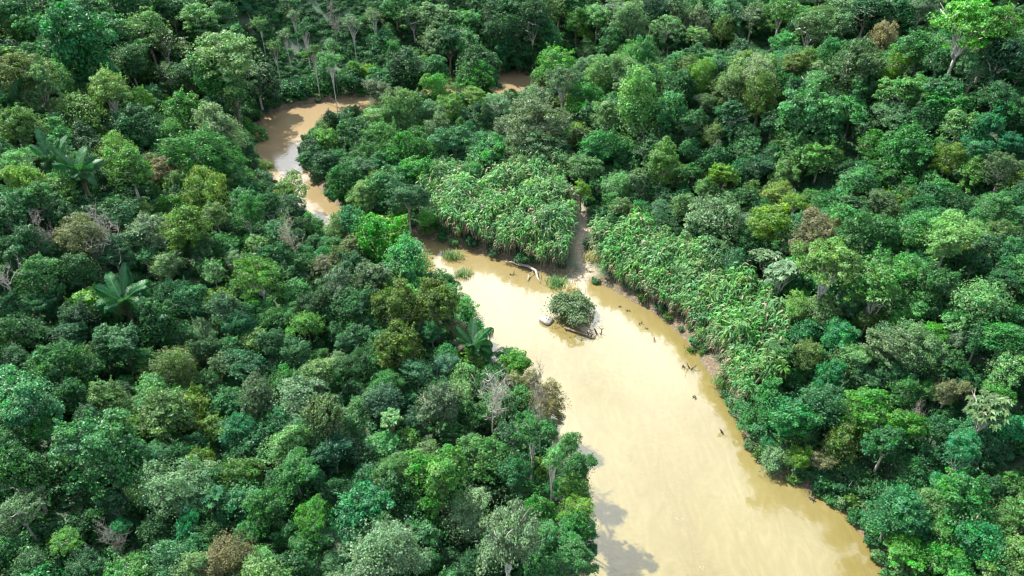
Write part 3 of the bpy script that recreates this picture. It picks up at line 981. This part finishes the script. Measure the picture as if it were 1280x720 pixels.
FORM = dict(dome='round-crowned tree', lumpy='uneven-crowned tree', umbrella='flat-topped tree', feathery='feathery tree', sparse='sparse-crowned tree', cecropia='big-leaved tree',
            tower='columnar tree', bush='low shrub', bare='bare-branched tree', slender='slim-trunked tree', palm='giant-fronded palm', fern='small star-shaped palm')
NAME = dict(dome='broadleaf_tree', lumpy='broadleaf_tree', umbrella='flat_topped_tree', feathery='feathery_tree', sparse='open_crowned_tree', cecropia='cecropia_tree', tower='vine_clad_tree',
            bush='riverside_shrub', bare='bare_tree', slender='slender_tree', palm='giant_palm', fern='small_palm')
CAT = dict(palm='palm', fern='palm', bush='shrub')
GROUP = dict(broadleaf_tree="broadleaf trees of the rainforest", flat_topped_tree="flat-topped trees of the rainforest", feathery_tree="feathery trees of the rainforest",
             open_crowned_tree="open-crowned trees of the rainforest", cecropia_tree="big-leaved trees of the rainforest", vine_clad_tree="vine-clad trees",
             riverside_shrub="shrubs along the river", bare_tree="leafless trees", slender_tree="slim trees on the scrub slope", giant_palm="giant palms", small_palm="small palms among the trees")
used_labels = set()


def direction(dx, dy):
    if abs(dx) < 0.45 * abs(dy):
        return 'above' if dy < 0 else 'below'
    if abs(dy) < 0.45 * abs(dx):
        return 'left of' if dx < 0 else 'right of'
    return ('up' if dy < 0 else 'down') + (' left' if dx < 0 else ' right') + ' from'


ORD = ['nearest', 'second', 'third', 'fourth', 'fifth', 'sixth', 'seventh', 'eighth', 'ninth', 'tenth', 'eleventh', 'twelfth']


def look_of(q):
    size = 'large' if q['rp'] > 30 else ('small' if q['rp'] < 19 else '')
    return f"{size} {COLW[q['c']]} {FORM[q['kind']]}".strip()


def bearings(q):
    """(distance, direction, landmark) of the landmarks round a plant, nearest first."""
    ms = sorted((math.hypot(q['px'] - x, q['py'] - y), direction(q['px'] - x, q['py'] - y), n) for x, y, n in MARKS)
    return [m for m in ms if m[0] > 17]


def make_labels(plants):
    """A look and a bearing from a landmark; where several of one look share the bearing, their order outwards."""
    same = {}
    for q in plants:
        for dd, w, n in bearings(q)[:9]:
            same.setdefault((look_of(q), w, n), []).append((dd, id(q)))
    for v in same.values():
        v.sort()
    not_plants = ('log', 'creek', 'thicket', 'bend', 'slope', 'corner', 'edge', 'canopy')
    for x, y, n in MARKS:
        if n.split()[-1] in not_plants and n != "the inner-bend silver canopy":
            continue
        near = [q for q in plants if math.hypot(q['px'] - x, q['py'] - y) < 17 and 'label' not in q]
        if near:
            q = min(near, key=lambda q: math.hypot(q['px'] - x, q['py'] - y))
            dd, w, m = bearings(q)[0]
            t = f"{n[4:]} {w} {m}"
            q['label'] = t if len(t.split()) <= 16 else n[4:]
            used_labels.add(q['label'])
    for q in plants:
        if 'label' in q:
            continue
        best = None
        for i, (dd, w, n) in enumerate(bearings(q)[:9]):
            lst = same[(look_of(q), w, n)]
            k = [j for _, j in lst].index(id(q))
            t = f"{look_of(q)} {w} {n}" if len(lst) == 1 else f"{ORD[min(k, 11)]} {look_of(q)} {w} {n}"
            cost = (0 if len(lst) == 1 else 0.8 + k) + i * 0.45
            if t not in used_labels and len(t.split()) <= 16 and (best is None or cost < best[0]):
                best = (cost, t)
        q['label'] = best[1]
        used_labels.add(best[1])


SPECIAL = {
 (713, 388): ("grey-green twiggy bush on the sandbar in mid river", "shrub"),
}
placed.sort(key=lambda q: -q['rp'])
# the smaller, far broadleaf crowns past the first 300 join the uncounted forest at the same spots
bl = [q for q in placed if NAME[q['kind']] == 'broadleaf_tree']
moved = bl[296:]
moved_ids = {id(q) for q in moved}
placed = [q for q in placed if id(q) not in moved_ids]


def vary(c, amt=0.16):
    k = 1 + RNG.normal() * amt
    h = RNG.normal(size=3) * 0.07
    return tuple(float(max(0.008, c[i] * k * (1 + h[i]))) for i in range(3)) + (1.0,)


BARKS = [(.24, .21, .17, 1), (.30, .28, .24, 1), (.36, .34, .30, 1), (.12, .10, .08, 1)]


def plant(q):
    kind = q['kind']
    root = bpy.data.objects.new(NAME[kind], None)
    root.empty_display_size = 0.5
    root.location = (q['x'], q['y'], max(q['z'], -0.3))
    root.rotation_euler = (0, 0, RNG.random() * 6.283)
    COL.objects.link(root)
    lab, cat = SPECIAL.get((q['px'], q['py']), (None, None))
    tag(root, lab or q['label'], cat or CAT.get(kind, 'tree'), GROUP[NAME[kind]])
    tint = (.100, .155, .078, 1) if (q['px'], q['py']) == (713, 388) else vary(PALETTE[q['c']])
    bark = random.choice(BARKS)
    Rm, hc = q['R'], q['hc']
    if kind == 'bare':
        tm_, bm_ = random.choice(BARE)
        for nm, me in (('trunk', tm_), ('branches', bm_)):
            o = link(nm, me, root)
            o.scale = (Rm, Rm, hc)
            o.color = {'S': (.24, .22, .19, 1), 'P': (.36, .34, .28, 1), 'Y': (.34, .32, .22, 1), 'W': (.22, .20, .17, 1)}[q['c']]
        return
    if kind in ('palm', 'fern'):
        o = link('trunk', PALM_TRUNK, root)
        th = hc - 0.1 * Rm
        o.scale = (Rm * 0.55, Rm * 0.55, th)
        o.color = (.16, .12, .09, 1)
        k = 15 if kind == 'palm' else 12
        for j in range(k):
            me = FRONDS[(j * 2 + int(RNG.integers(0, 2))) % 4]
            f = link('frond', me, root, (0, 0, th - 0.05))
            s = Rm * RNG.uniform(0.62, 1.0) * (1.0 if kind == 'palm' else 1.0)
            f.scale = (s, s * (1.0 if kind == 'palm' else 0.5), s * (RNG.uniform(0.7, 1.75) if kind == 'palm' else 0.6))
            f.rotation_euler = (RNG.normal() * 0.15, RNG.normal() * 0.1, j * 6.283 / k + RNG.normal() * 0.15)
            f.color = vary((.044, .124, .052) if j != 7 else (.07, .085, .045), 0.14)
        return
    base = 'dome' if kind == 'slender' else kind
    meshes = CR['sparse' if kind == 'slender' else kind]
    cr_ = link('crown' if kind != 'bush' else 'foliage', meshes[int(RNG.integers(0, len(meshes)))], root, (0, 0, hc))
    sx = RNG.uniform(0.80, 1.25)
    cr_.scale = (Rm * sx, Rm / sx, Rm * RNG.uniform(0.8, 1.35))
    tl = 0.07 if kind == 'umbrella' else 0.22
    cr_.rotation_euler = (RNG.normal() * tl, RNG.normal() * tl, RNG.random() * 6.283)
    if (q['px'], q['py']) == (713, 388):
        cr_.scale = (Rm * 1.28, Rm * 1.12, Rm * 1.0)
        cr_.rotation_euler = (0, 0, 0.6)
        cr_.location.z = Rm * 0.4
    cr_.color = tint
    tk = 'umbrella' if kind in ('umbrella',) else ('sparse' if kind in ('sparse', 'slender', 'cecropia') else 'dome')
    tr_ = link('trunk' if kind != 'bush' else 'stem', random.choice(TRK[tk]), root)
    tr_.scale = (Rm * 0.92, Rm * 0.92, hc) if kind != 'umbrella' else (Rm * 0.75, Rm * 0.75, hc)
    if kind in ('slender', 'sparse'):
        tr_.scale = (Rm * 0.55, Rm * 0.55, hc)
    tr_.color = (.40, .38, .33, 1) if kind in ('slender', 'sparse') or (kind == 'umbrella' and RNG.random() < 0.6) else bark


make_labels([q for q in placed if (q['px'], q['py']) not in SPECIAL])
for q in placed:
    plant(q)

# ------------------------------------------------------------------ uncounted growth: far and filling forest, undergrowth, cane


def scatter_group(coll):
    g = bpy.data.node_groups.new("scatter", 'GeometryNodeTree')
    g.interface.new_socket("Geometry", in_out='INPUT', socket_type='NodeSocketGeometry')
    g.interface.new_socket("Geometry", in_out='OUTPUT', socket_type='NodeSocketGeometry')
    gi, go = g.nodes.new('NodeGroupInput'), g.nodes.new('NodeGroupOutput')
    ci = g.nodes.new('GeometryNodeCollectionInfo')
    ci.inputs[0].default_value = coll
    ci.inputs['Separate Children'].default_value = True
    ci.inputs['Reset Children'].default_value = True
    ip = g.nodes.new('GeometryNodeInstanceOnPoints')
    ip.inputs['Pick Instance'].default_value = True

    def attr(name, typ):
        n = g.nodes.new('GeometryNodeInputNamedAttribute')
        n.data_type = typ
        n.inputs['Name'].default_value = name
        return n.outputs['Attribute']
    g.links.new(gi.outputs[0], ip.inputs['Points'])
    g.links.new(ci.outputs[0], ip.inputs['Instance'])
    g.links.new(attr('which', 'INT'), ip.inputs['Instance Index'])
    g.links.new(attr('turn', 'FLOAT_VECTOR'), ip.inputs['Rotation'])
    g.links.new(attr('size', 'FLOAT_VECTOR'), ip.inputs['Scale'])
    g.links.new(ip.outputs[0], go.inputs[0])
    return g


def scatter(name, protos, P, which, turn, size, tint, label, cat):
    coll = bpy.data.collections.new(name + "_shapes")
    for i, me in enumerate(protos):
        coll.objects.link(bpy.data.objects.new(f"{name}_shape_{chr(97 + i)}", me))
    me = bpy.data.meshes.new(name)
    me.vertices.add(len(P))
    me.vertices.foreach_set("co", np.asarray(P, np.float32).ravel())
    me.attributes.new("which", 'INT', 'POINT').data.foreach_set("value", np.asarray(which, np.int32))
    me.attributes.new("turn", 'FLOAT_VECTOR', 'POINT').data.foreach_set("vector", np.asarray(turn, np.float32).ravel())
    me.attributes.new("size", 'FLOAT_VECTOR', 'POINT').data.foreach_set("vector", np.asarray(size, np.float32).ravel())
    t4 = np.concatenate([tint, np.ones((len(P), 1))], 1).astype(np.float32)
    me.attributes.new("tint", 'FLOAT_COLOR', 'POINT').data.foreach_set("color", t4.ravel())
    me.update()
    o = link(name, me)
    mod = o.modifiers.new("scatter", 'NODES')
    mod.node_group = scatter_group(coll)
    tag(o, label, cat, kind='stuff')
    return o


def in_poly(x, y, P):
    inside = np.zeros(x.shape, bool)
    A = np.array(P)
    for (ax, ay), (bx, by) in zip(A, np.roll(A, -1, 0)):
        if ay != by:
            inside ^= ((ay > y) != (by > y)) & (x < (bx - ax) * (y - ay) / (by - ay) + ax)
    return inside


CANE_A = [on_plane(px, py, 4)[:2] for px, py in [(528, 232), (560, 222), (600, 214), (690, 206), (716, 250), (718, 305), (700, 322), (660, 318), (610, 306), (570, 290), (545, 262)]]
CANE_B = [on_plane(px, py, 4)[:2] for px, py in [(742, 292), (790, 296), (850, 318), (905, 345), (950, 385), (978, 440), (962, 500), (925, 490), (895, 455), (850, 396), (800, 356), (745, 338)]]

# filling trees on a jittered grid wherever no catalogued crown stands
sp = 4.1
fx, fy = np.meshgrid(np.arange(-250, 251, sp), np.arange(16, 372, sp))
fx = (fx + RNG.uniform(-.42, .42, fx.shape) * sp).ravel()
fy = (fy + RNG.uniform(-.42, .42, fy.shape) * sp).ravel()
g, dist, dsand = ground(fx, fy)
Rf = RNG.uniform(1.5, 3.7, len(fx))
keep = (dist > 2.5) & (dsand > 4.5) & (np.abs(fx) < 0.78 * fy + 42)
pen = in_poly(fx, fy, CANE_A) | in_poly(fx, fy, CANE_B)
keep &= ~pen
QX = np.array([[q['x'], q['y'], q['z'] + q['hc'], q['R']] for q in placed + moved])
QP = np.array([[q['px'], q['py'], q['rp'], q['t']] for q in placed + moved])
hcf = (1.2 * Rf + 0.6) * RNG.uniform(0.8, 1.5, len(fx))
ppx, ppy, pw = project(np.stack([fx, fy, g + hcf], 1))
prp = Rf * F / pw
scr_px = in_poly(fx, fy, SCRUB)
for i in np.where(keep)[0]:
    dd = np.hypot(QX[:, 0] - fx[i], QX[:, 1] - fy[i])
    if (dd < 0.54 * (QX[:, 3] + Rf[i])).any():
        keep[i] = False
        continue
    # leave catalogued crowns in sight: nothing bulky in front of them
    sd_ = np.hypot(QP[:, 0] - ppx[i], QP[:, 1] - ppy[i])
    if ((sd_ < QP[:, 2] * 0.5 + prp[i] * 0.35) & (pw[i] < QP[:, 3])).any():
        keep[i] = False
        continue
    if covers_water(ppx[i], ppy[i], prp[i] * 1.05) > 0 or covers_water(ppx[i], ppy[i] + prp[i] * 0.6, prp[i] * 0.8) > 0:
        keep[i] = False
        continue
    if scr_px[i] and RNG.random() < 0.93:
        keep[i] = False
fx, fy, g, Rf, hcf, pw, ppx, ppy = [a[keep] for a in (fx, fy, g, Rf, hcf, pw, ppx, ppy)]
protos = []
for i, kd in enumerate(['dome', 'lumpy', 'lumpy', 'lumpy', 'feathery', 'umbrella', 'dome', 'lumpy', 'sparse', 'feathery']):
    mb = crown(kd, 700 + 13 * i, 0.65)
    tb = trunk('umbrella' if kd in ('umbrella', 'sparse') else 'dome', 40 + i)
    for V, Q, C in zip(tb.v, tb.q, tb.c):
        pass
    TV = np.concatenate(tb.v)
    TV = np.stack([TV[:, 0] * 0.92, TV[:, 1] * 0.92, (TV[:, 2] - 1) * 1.9], 1)
    mb.add(TV, np.concatenate(tb.q), mat=1)
    protos.append(mb.mesh("forest_tree_shape", [LEAF_S, BARK_S]))
nf = len(fx)
codes = list('DDDDDDGGGGBSPOTPYDBDG')
base = [PALETTE[codes[RNG.integers(0, len(codes))]] for _ in range(nf)] + [PALETTE[q['c']] for q in moved]
base = np.array(base)
fx = np.r_[fx, [q['x'] for q in moved]]
fy = np.r_[fy, [q['y'] for q in moved]]
g = np.r_[g, [q['z'] for q in moved]]
Rf = np.r_[Rf, [q['R'] for q in moved]]
hcf = np.r_[hcf, [q['hc'] for q in moved]]
n = len(fx)
tint = np.clip(base * (1 + RNG.normal(size=(n, 1)) * 0.16) * (1 + RNG.normal(size=(n, 3)) * 0.06), .008, 1)
scatter("forest", protos, np.stack([fx, fy, g + hcf], 1), RNG.integers(0, len(protos), n), np.stack([RNG.normal(size=n) * .15, RNG.normal(size=n) * .15, RNG.random(n) * 6.28], 1),
        np.stack([Rf * RNG.uniform(.9, 1.25, n), Rf * RNG.uniform(.9, 1.25, n), Rf * RNG.uniform(.9, 1.25, n)], 1), tint, "unbroken mixed green rainforest filling between the single trees and far up the slopes", "forest")

# undergrowth under and between the trees
sp = 2.5
ux, uy = np.meshgrid(np.arange(-250, 251, sp), np.arange(16, 372, sp))
ux = (ux + RNG.uniform(-.5, .5, ux.shape) * sp).ravel()
uy = (uy + RNG.uniform(-.5, .5, uy.shape) * sp).ravel()
# the cleared slope carries a closer, lower scrub
qx_, qy_ = np.meshgrid(np.arange(-140, -20, 1.1), np.arange(200, 372, 1.1))
qx_ = (qx_ + RNG.uniform(-.5, .5, qx_.shape)).ravel()
qy_ = (qy_ + RNG.uniform(-.5, .5, qy_.shape)).ravel()
qk = in_poly(qx_, qy_, SCRUB) & (vnoise(qx_, qy_, 6.0, 31) > -0.25)
n_main = len(ux)
ux, uy = np.r_[ux, qx_[qk]], np.r_[uy, qy_[qk]]
n_scrub = len(ux)
# growth crowding the edge of the right bank
BL = np.array([on_plane(*p)[:2] for p in INNER[INNER.index((742, 352)):]])
bx_, by_ = [], []
for (ax, ay), (bx, by) in zip(BL[:-1], BL[1:]):
    m_ = int(math.hypot(bx - ax, by - ay) * 2.6)
    tt_ = RNG.random(m_)
    bx_.append(ax + (bx - ax) * tt_ + RNG.uniform(-3.5, 3.5, m_))
    by_.append(ay + (by - ay) * tt_ + RNG.uniform(-3.5, 3.5, m_))
bx_, by_ = np.concatenate(bx_), np.concatenate(by_)
bd_ = ground(bx_, by_)[1]
bk_ = (bd_ > -0.35) & (bd_ < 3.2)
ux, uy = np.r_[ux, bx_[bk_]], np.r_[uy, by_[bk_]]
ug, ud, us = ground(ux, uy)
low_scrub = (np.arange(len(ux)) >= n_main) & (np.arange(len(ux)) < n_scrub)


def covers_any(x, y, z):
    a, b, w = project(np.stack([x, y, z + 1.2], 1))
    r = 1.5 * F / w
    return np.array([y[i] > 150 and covers_water(a[i], b[i], r[i]) > 0 for i in range(len(x))])


inc = in_poly(ux, uy, CANE_A) | in_poly(ux, uy, CANE_B)
uscr = in_poly(ux, uy, SCRUB)
k = ((ud > 1.0) | ((ud > -0.3) & (RNG.random(len(ux)) < 0.55))) & (us > 2.5) & (np.abs(ux) < 0.78 * uy + 42) & (~inc | (RNG.random(len(ux)) < 0.10)) & ~(uscr & (RNG.random(len(ux)) < 0.12)) & ~((ud < 14) & (covers_any(ux, uy, ug)))
ux, uy, ug, ud, uscr, low_scrub = ux[k], uy[k], ug[k], ud[k], uscr[k], low_scrub[k]
n = len(ux)
up = []
for i in range(5):
    up.append(crown('bush', 900 + i, 0.2).mesh("undergrowth_shape", [LEAF_S]))
codes = list('DDDDDGGB')
base = np.array([PALETTE[codes[RNG.integers(0, len(codes))]] for _ in range(n)])
near = ud < 6
alt = list('GPBSDGO')
base[near] = np.array([PALETTE[alt[RNG.integers(0, len(alt))]] for _ in range(int(near.sum()))])
tint = np.clip(base * (1 + RNG.normal(size=(n, 1)) * 0.2), .008, 1)
ur = RNG.uniform(1.0, 2.5, n) * np.where(ud < 1.0, 0.7, 1.0) * np.where(uscr, 0.8, 1) * np.where(low_scrub, 0.75, 1)
scatter("undergrowth", up, np.stack([ux, uy, ug + ur * 0.25], 1), RNG.integers(0, 5, n), np.stack([np.zeros(n), np.zeros(n), RNG.random(n) * 6.28], 1),
        np.stack([ur, ur, ur * RNG.uniform(.8, 1.4, n)], 1), tint, "dense low leafy undergrowth covering the ground between trunks and along banks", "undergrowth")

# cane thickets
CANE_DRY = plain_material("dry_cane", (0.19, 0.145, 0.095), 0.9)
CANE_STEM = plain_material("cane_stem", (0.26, 0.25, 0.13), 0.8)
cp = [cane_proto(s).mesh("cane_shape", [LEAF_S, CANE_STEM, CANE_DRY]) for s in range(6)]
for nm, pl, lab in (("cane_thicket", CANE_A, "dense light green cane thicket on the flat inside of the river bend"),
                    ("cane_thicket", CANE_B, "long strip of light green cane along the outer bank beside the creek mouth")):
    A = np.array(pl)
    spc = 1.15
    cx, cy = np.meshgrid(np.arange(A[:, 0].min() - 4, A[:, 0].max() + 4, spc), np.arange(A[:, 1].min() - 6, A[:, 1].max() + 4, spc))
    cx = (cx + RNG.uniform(-.5, .5, cx.shape) * spc).ravel()
    cy = (cy + RNG.uniform(-.5, .5, cy.shape) * spc).ravel()
    cg, cd, cs = ground(cx, cy)
    wob = vnoise(cx, cy, 3.0, 21) * 2.6
    k = in_poly(cx + wob, cy + vnoise(cx, cy, 3.4, 22) * 2.6, pl) & (vnoise(cx, cy, 2.2, 23) > -0.42) & (cd > 0.9) & (cs > 3.0)
    for q in placed:
        if q['kind'] == 'bush':
            k &= np.hypot(cx - q['x'], cy - q['y']) > q['R'] * 0.55
    cx, cy, cg, cd = cx[k], cy[k], cg[k], cd[k]
    n = len(cx)
    sc_ = RNG.uniform(0.7, 1.1, n) * (1 + 0.35 * vnoise(cx, cy, 4.0, 24)) * np.clip(0.55 + cd * 0.12, 0.5, 1)
    tint = np.array([.104, .186, .084]) * (1 + 0.3 * vnoise(cx, cy, 3.5, 25)[:, None]) * (1 + RNG.normal(size=(n, 1)) * 0.15) * (1 + RNG.normal(size=(n, 3)) * 0.08)
    scatter(nm, cp, np.stack([cx, cy, cg], 1), RNG.integers(0, 6, n), np.stack([np.zeros(n), np.zeros(n), RNG.random(n) * 6.28], 1),
            np.stack([sc_] * 3, 1), np.clip(tint, .01, 1), lab, "cane")

# ------------------------------------------------------------------ things in and beside the water


def snag(px, py, hpx, seed, label):
    rng = np.random.default_rng(seed)
    p = on_plane(px, py, 0)
    h = hpx * np.linalg.norm(p - CAM) / F / 0.75
    mb = MB()
    for j in range(rng.integers(2, 4)):
        a = rng.random() * 6.283
        tip = np.array([math.cos(a) * h * 0.55, math.sin(a) * h * 0.55, h * rng.uniform(0.6, 1.1)])
        bp = branch_path((rng.normal() * 0.1, rng.normal() * 0.1, -0.8), tip, rng, 5, 0.06)
        mb.tube(bp, [0.20, 0.17, 0.14, 0.10, 0.05], 6)
        t2 = bp[3] + rng.normal(size=3) * h * 0.3 + [0, 0, h * 0.2]
        mb.tube(branch_path(bp[3], t2, rng, 3, 0.05), [0.09, 0.07, 0.03], 5)
    o = link("driftwood_snag", mb.mesh("snag", [BARK], True), None, (p[0], p[1], 0))
    o.color = (.10, .08, .06, 1)
    tag(o, label, "driftwood", "snags sticking out of the water")


for i, (px, py, hp, lab) in enumerate([
    (738, 419, 6, "dark broken snag just downstream of the sandbar bush, smaller of two"),
    (748, 417, 8, "dark forked snag just downstream of the sandbar bush, larger of two"),
    (863, 461, 7, "dark V-shaped snag in the water beside the long cane bank"),
    (855, 459, 3, "small dark stub beside the V-shaped snag near the cane bank"),
    (903, 540, 5, "small forked snag in open water below the cane bank"),
    (1011, 624, 6, "dark snag in the shaded water under the lower bank trees"),
    (995, 603, 5, "pale tangled snag against the lower bank's shrubs"),
    (786, 388, 3, "tiny twig poking out between the sandbar bush and the cane bank"),
    (774, 383, 2, "tiny twig farthest upstream off the cane bank"),
    (800, 405, 3, "tiny twig pair in mid channel below the sandbar bush"),
    (808, 411, 2, "tiny single twig beside the twig pair in mid channel"),
    (817, 426, 3, "tiny bent twig farthest down the mid channel twigs"),
    (868, 497, 3, "small twig tangle in the bright open water"),
    (640, 343, 4, "dark twiggy snag at the foot of the pale driftwood log")]):
    snag(px, py, hp, 70 + i, lab)

# pale forked log lying in the shallows
a, b = on_plane(648, 330, 0.5), on_plane(676, 354, 0.1)
mb = MB()
v = b - a
mid_ = a + v * 0.55
rng = np.random.default_rng(5)
bend = np.array([1.2, 1.0, 0.4])
mb.tube([a - a, v * 0.25 + bend * 0.7, v * 0.55 + bend, v * 0.8 + bend * 0.3, v], [0.28, 0.34, 0.30, 0.22, 0.10], 8)
mb.tube([v * 0.5 + bend, v * 0.62 + [-0.9, -0.4, 0.3], v * 0.72 + [-1.6, -1.2, 0.1]], [0.24, 0.18, 0.08], 7)
mb.tube([v * 0.1, v * 0.02 + [-1.6, 0.2, 0.5], [-3.2, 0.6, 0.3]], [0.2, 0.14, 0.06], 6)
lg = link("driftwood_log", mb.mesh("log", [BARK], True), None, a)
lg.color = (.30, .265, .22, 1)
tag(lg, "pale barkless forked log lying in the shallows off the cane thicket", "log")
# trunk lying beside the sandbar bush
a, b = on_plane(706, 410, 0.35), on_plane(743, 424, 0.1)
mb = MB()
v = b - a
mb.tube([v * 0, v * 0.3 + [0, 0, .15], v * 0.7 + [0.1, 0.2, 0.1], v], [0.26, 0.24, 0.18, 0.08], 7)
mb.tube([v * 0.6, v * 0.75 + [0.5, 1.1, 0.3], v * 0.9 + [0.8, 2.0, 0.5]], [0.12, 0.09, 0.04], 6)
lg = link("driftwood_log", mb.mesh("log", [BARK], True), None, a)
lg.color = (.16, .12, .09, 1)
tag(lg, "dark sunken log lying at the foot of the sandbar bush", "log")
# white rock beside it
import bmesh
bmh = bmesh.new()
bmesh.ops.create_icosphere(bmh, subdivisions=3, radius=1.0)
rg = random.Random(4)
ax = [Vector((rg.gauss(0, 1), rg.gauss(0, 1), rg.gauss(0, 1))).normalized() for _ in range(14)]
for vv in bmh.verts:
    for a_ in ax:
        k = vv.co.dot(a_) - 0.72
        if k > 0:
            vv.co -= a_ * k
    vv.co = Vector((vv.co.x * 1.7, vv.co.y * 1.5, vv.co.z * 1.15))
me = bpy.data.meshes.new("rock")
bmh.to_mesh(me)
bmh.free()
me.materials.append(ROCK)
p = on_plane(683, 402, 0)
rk = link("boulder", me, None, (p[0], p[1], 0.1))
tag(rk, "white boulder at the upstream foot of the sandbar bush", "rock")


def reeds(px, py, rp, label, col, seed, name="reed_clump", hgt=None):
    rng = np.random.default_rng(seed)
    s = settle(px, py, rp * 0.3, 'bush')
    p = on_plane(px, py, 0.4)
    x, y = p[0], p[1]
    z = float(ground(x, y)[0])
    r = rp * np.linalg.norm(p - CAM) / F
    mb = MB()
    for _ in range(int(80 + r * 70)):
        b = np.r_[rng.normal(size=2) * r * [0.5, 0.42], 0]
        d = np.r_[rng.normal(size=2), 0]
        d /= np.linalg.norm(d)
        L = (hgt or r * 0.8) * rng.uniform(0.6, 1.3)
        w = np.array([-d[1], d[0], 0]) * 0.06
        p1 = b + d * L * 0.15 + [0, 0, L * 0.7]
        p2 = b + d * L * 0.5 + [0, 0, L]
        c = (rng.random(), rng.random(), rng.random())
        mb.add([b - w, b + w, p1 + w, p1 - w, p2 + w * .1, p2 - w * .1], [(0, 1, 2, 3), (3, 2, 4, 5)], [c, c])
    o = link(name, mb.mesh("reeds", [LEAF]), None, (x, y, max(z, -0.1)))
    o.color = (*col, 1)
    tag(o, label, "reeds", "clumps of reeds at the water")


reeds(864, 437, 6, "small green reed tuft standing in water off the cane bank", (.08, .15, .05), 1)
reeds(877, 443, 4, "tiniest reed tuft between the cane bank and the small reed tuft", (.10, .19, .06), 2)
reeds(904, 482, 13, "tall pale green reed clump at the lower end of the cane bank", (.11, .21, .08), 3)
reeds(696, 354, 15, "bright green reeds on the sandbar upstream of its bush", (.12, .22, .10), 4, hgt=1.5)
reeds(714, 364, 12, "straw-coloured dry reeds between green reeds and the sandbar bush", (.42, .37, .24), 5, hgt=1.6)
reeds(742, 326, 12, "pale straw reeds on the creek mouth beside the long cane thicket", (.34, .34, .19), 6, hgt=1.5)
reeds(566, 320, 11, "thin pale reeds in the shallows opposite the inner-bend cane thicket", (.16, .24, .12), 7, hgt=1.6)
reeds(578, 342, 10, "low pale reeds at the near bank upstream of the overhanging shrubs", (.16, .24, .12), 8, hgt=1.3)


# foam drifting down the current
def foam(name, pts, width, n, seed, label):
    rng = np.random.default_rng(seed)
    P = np.array([on_plane(*p)[:2] for p in pts])
    seg = np.linalg.norm(np.diff(P, axis=0), axis=1)
    cum = np.r_[0, np.cumsum(seg)]
    mb = MB()
    for _ in range(n):
        s = rng.random() * cum[-1]
        i = min(np.searchsorted(cum, s) - 1, len(seg) - 1)
        i = max(i, 0)
        d = (P[i + 1] - P[i]) / seg[i]
        c = P[i] + d * (s - cum[i])
        side = np.array([-d[1], d[0]])
        clump = max(0, math.sin(s * 0.9 + seed) * math.sin(s * 0.37) + 0.3 * math.sin(s * 2.3))
        if rng.random() > 0.08 + clump:
            continue
        c = c + side * (rng.normal() * width * (0.5 + 0.8 * rng.random()) + math.sin(s * 0.5) * width * 1.6)
        k = 7
        r = rng.uniform(0.03, 0.11)
        ang = np.sort(rng.random(k)) * 6.283
        rr = r * rng.uniform(0.5, 1.2, k)
        off = np.stack([np.cos(ang) * rr, np.sin(ang) * rr], 1)
        off = off @ np.array([d * 3.2, side * 0.8])
        z = 0.012 + rng.random() * 0.02
        V = np.c_[c + off, np.full(k, z)]
        V = np.concatenate([V, [[*c, z + 0.01]]])
        Q = [(k, j, (j + 1) % k, (j + 2) % k) for j in range(0, k - 1, 2)]
        mb.add(V, Q)
    o = link(name, mb.mesh("foam", [FOAM]))
    tag(o, label, "foam", kind='stuff')


foam("foam", [(728, 470), (738, 500), (752, 530), (770, 555), (800, 575)], 0.5, 420, 1, "thin streak of pale foam drifting in mid river")
foam("foam", [(800, 590), (835, 620), (855, 650), (868, 690), (880, 712)], 0.4, 360, 2, "lower streak of pale foam drifting towards the wide reach")
foam("foam", [(560, 315), (590, 326), (620, 338), (645, 355), (660, 372)], 0.4, 300, 3, "speckled foam line upstream of the sandbar")
foam("foam", [(640, 350), (655, 362), (672, 385), (690, 375)], 1.2, 420, 4, "foam patch swirling beside the sandbar's boulder")

print("things", len(placed), "fill", len(fx), "undergrowth", len(ux))
from collections import Counter
print(Counter(NAME[q['kind']] for q in placed))
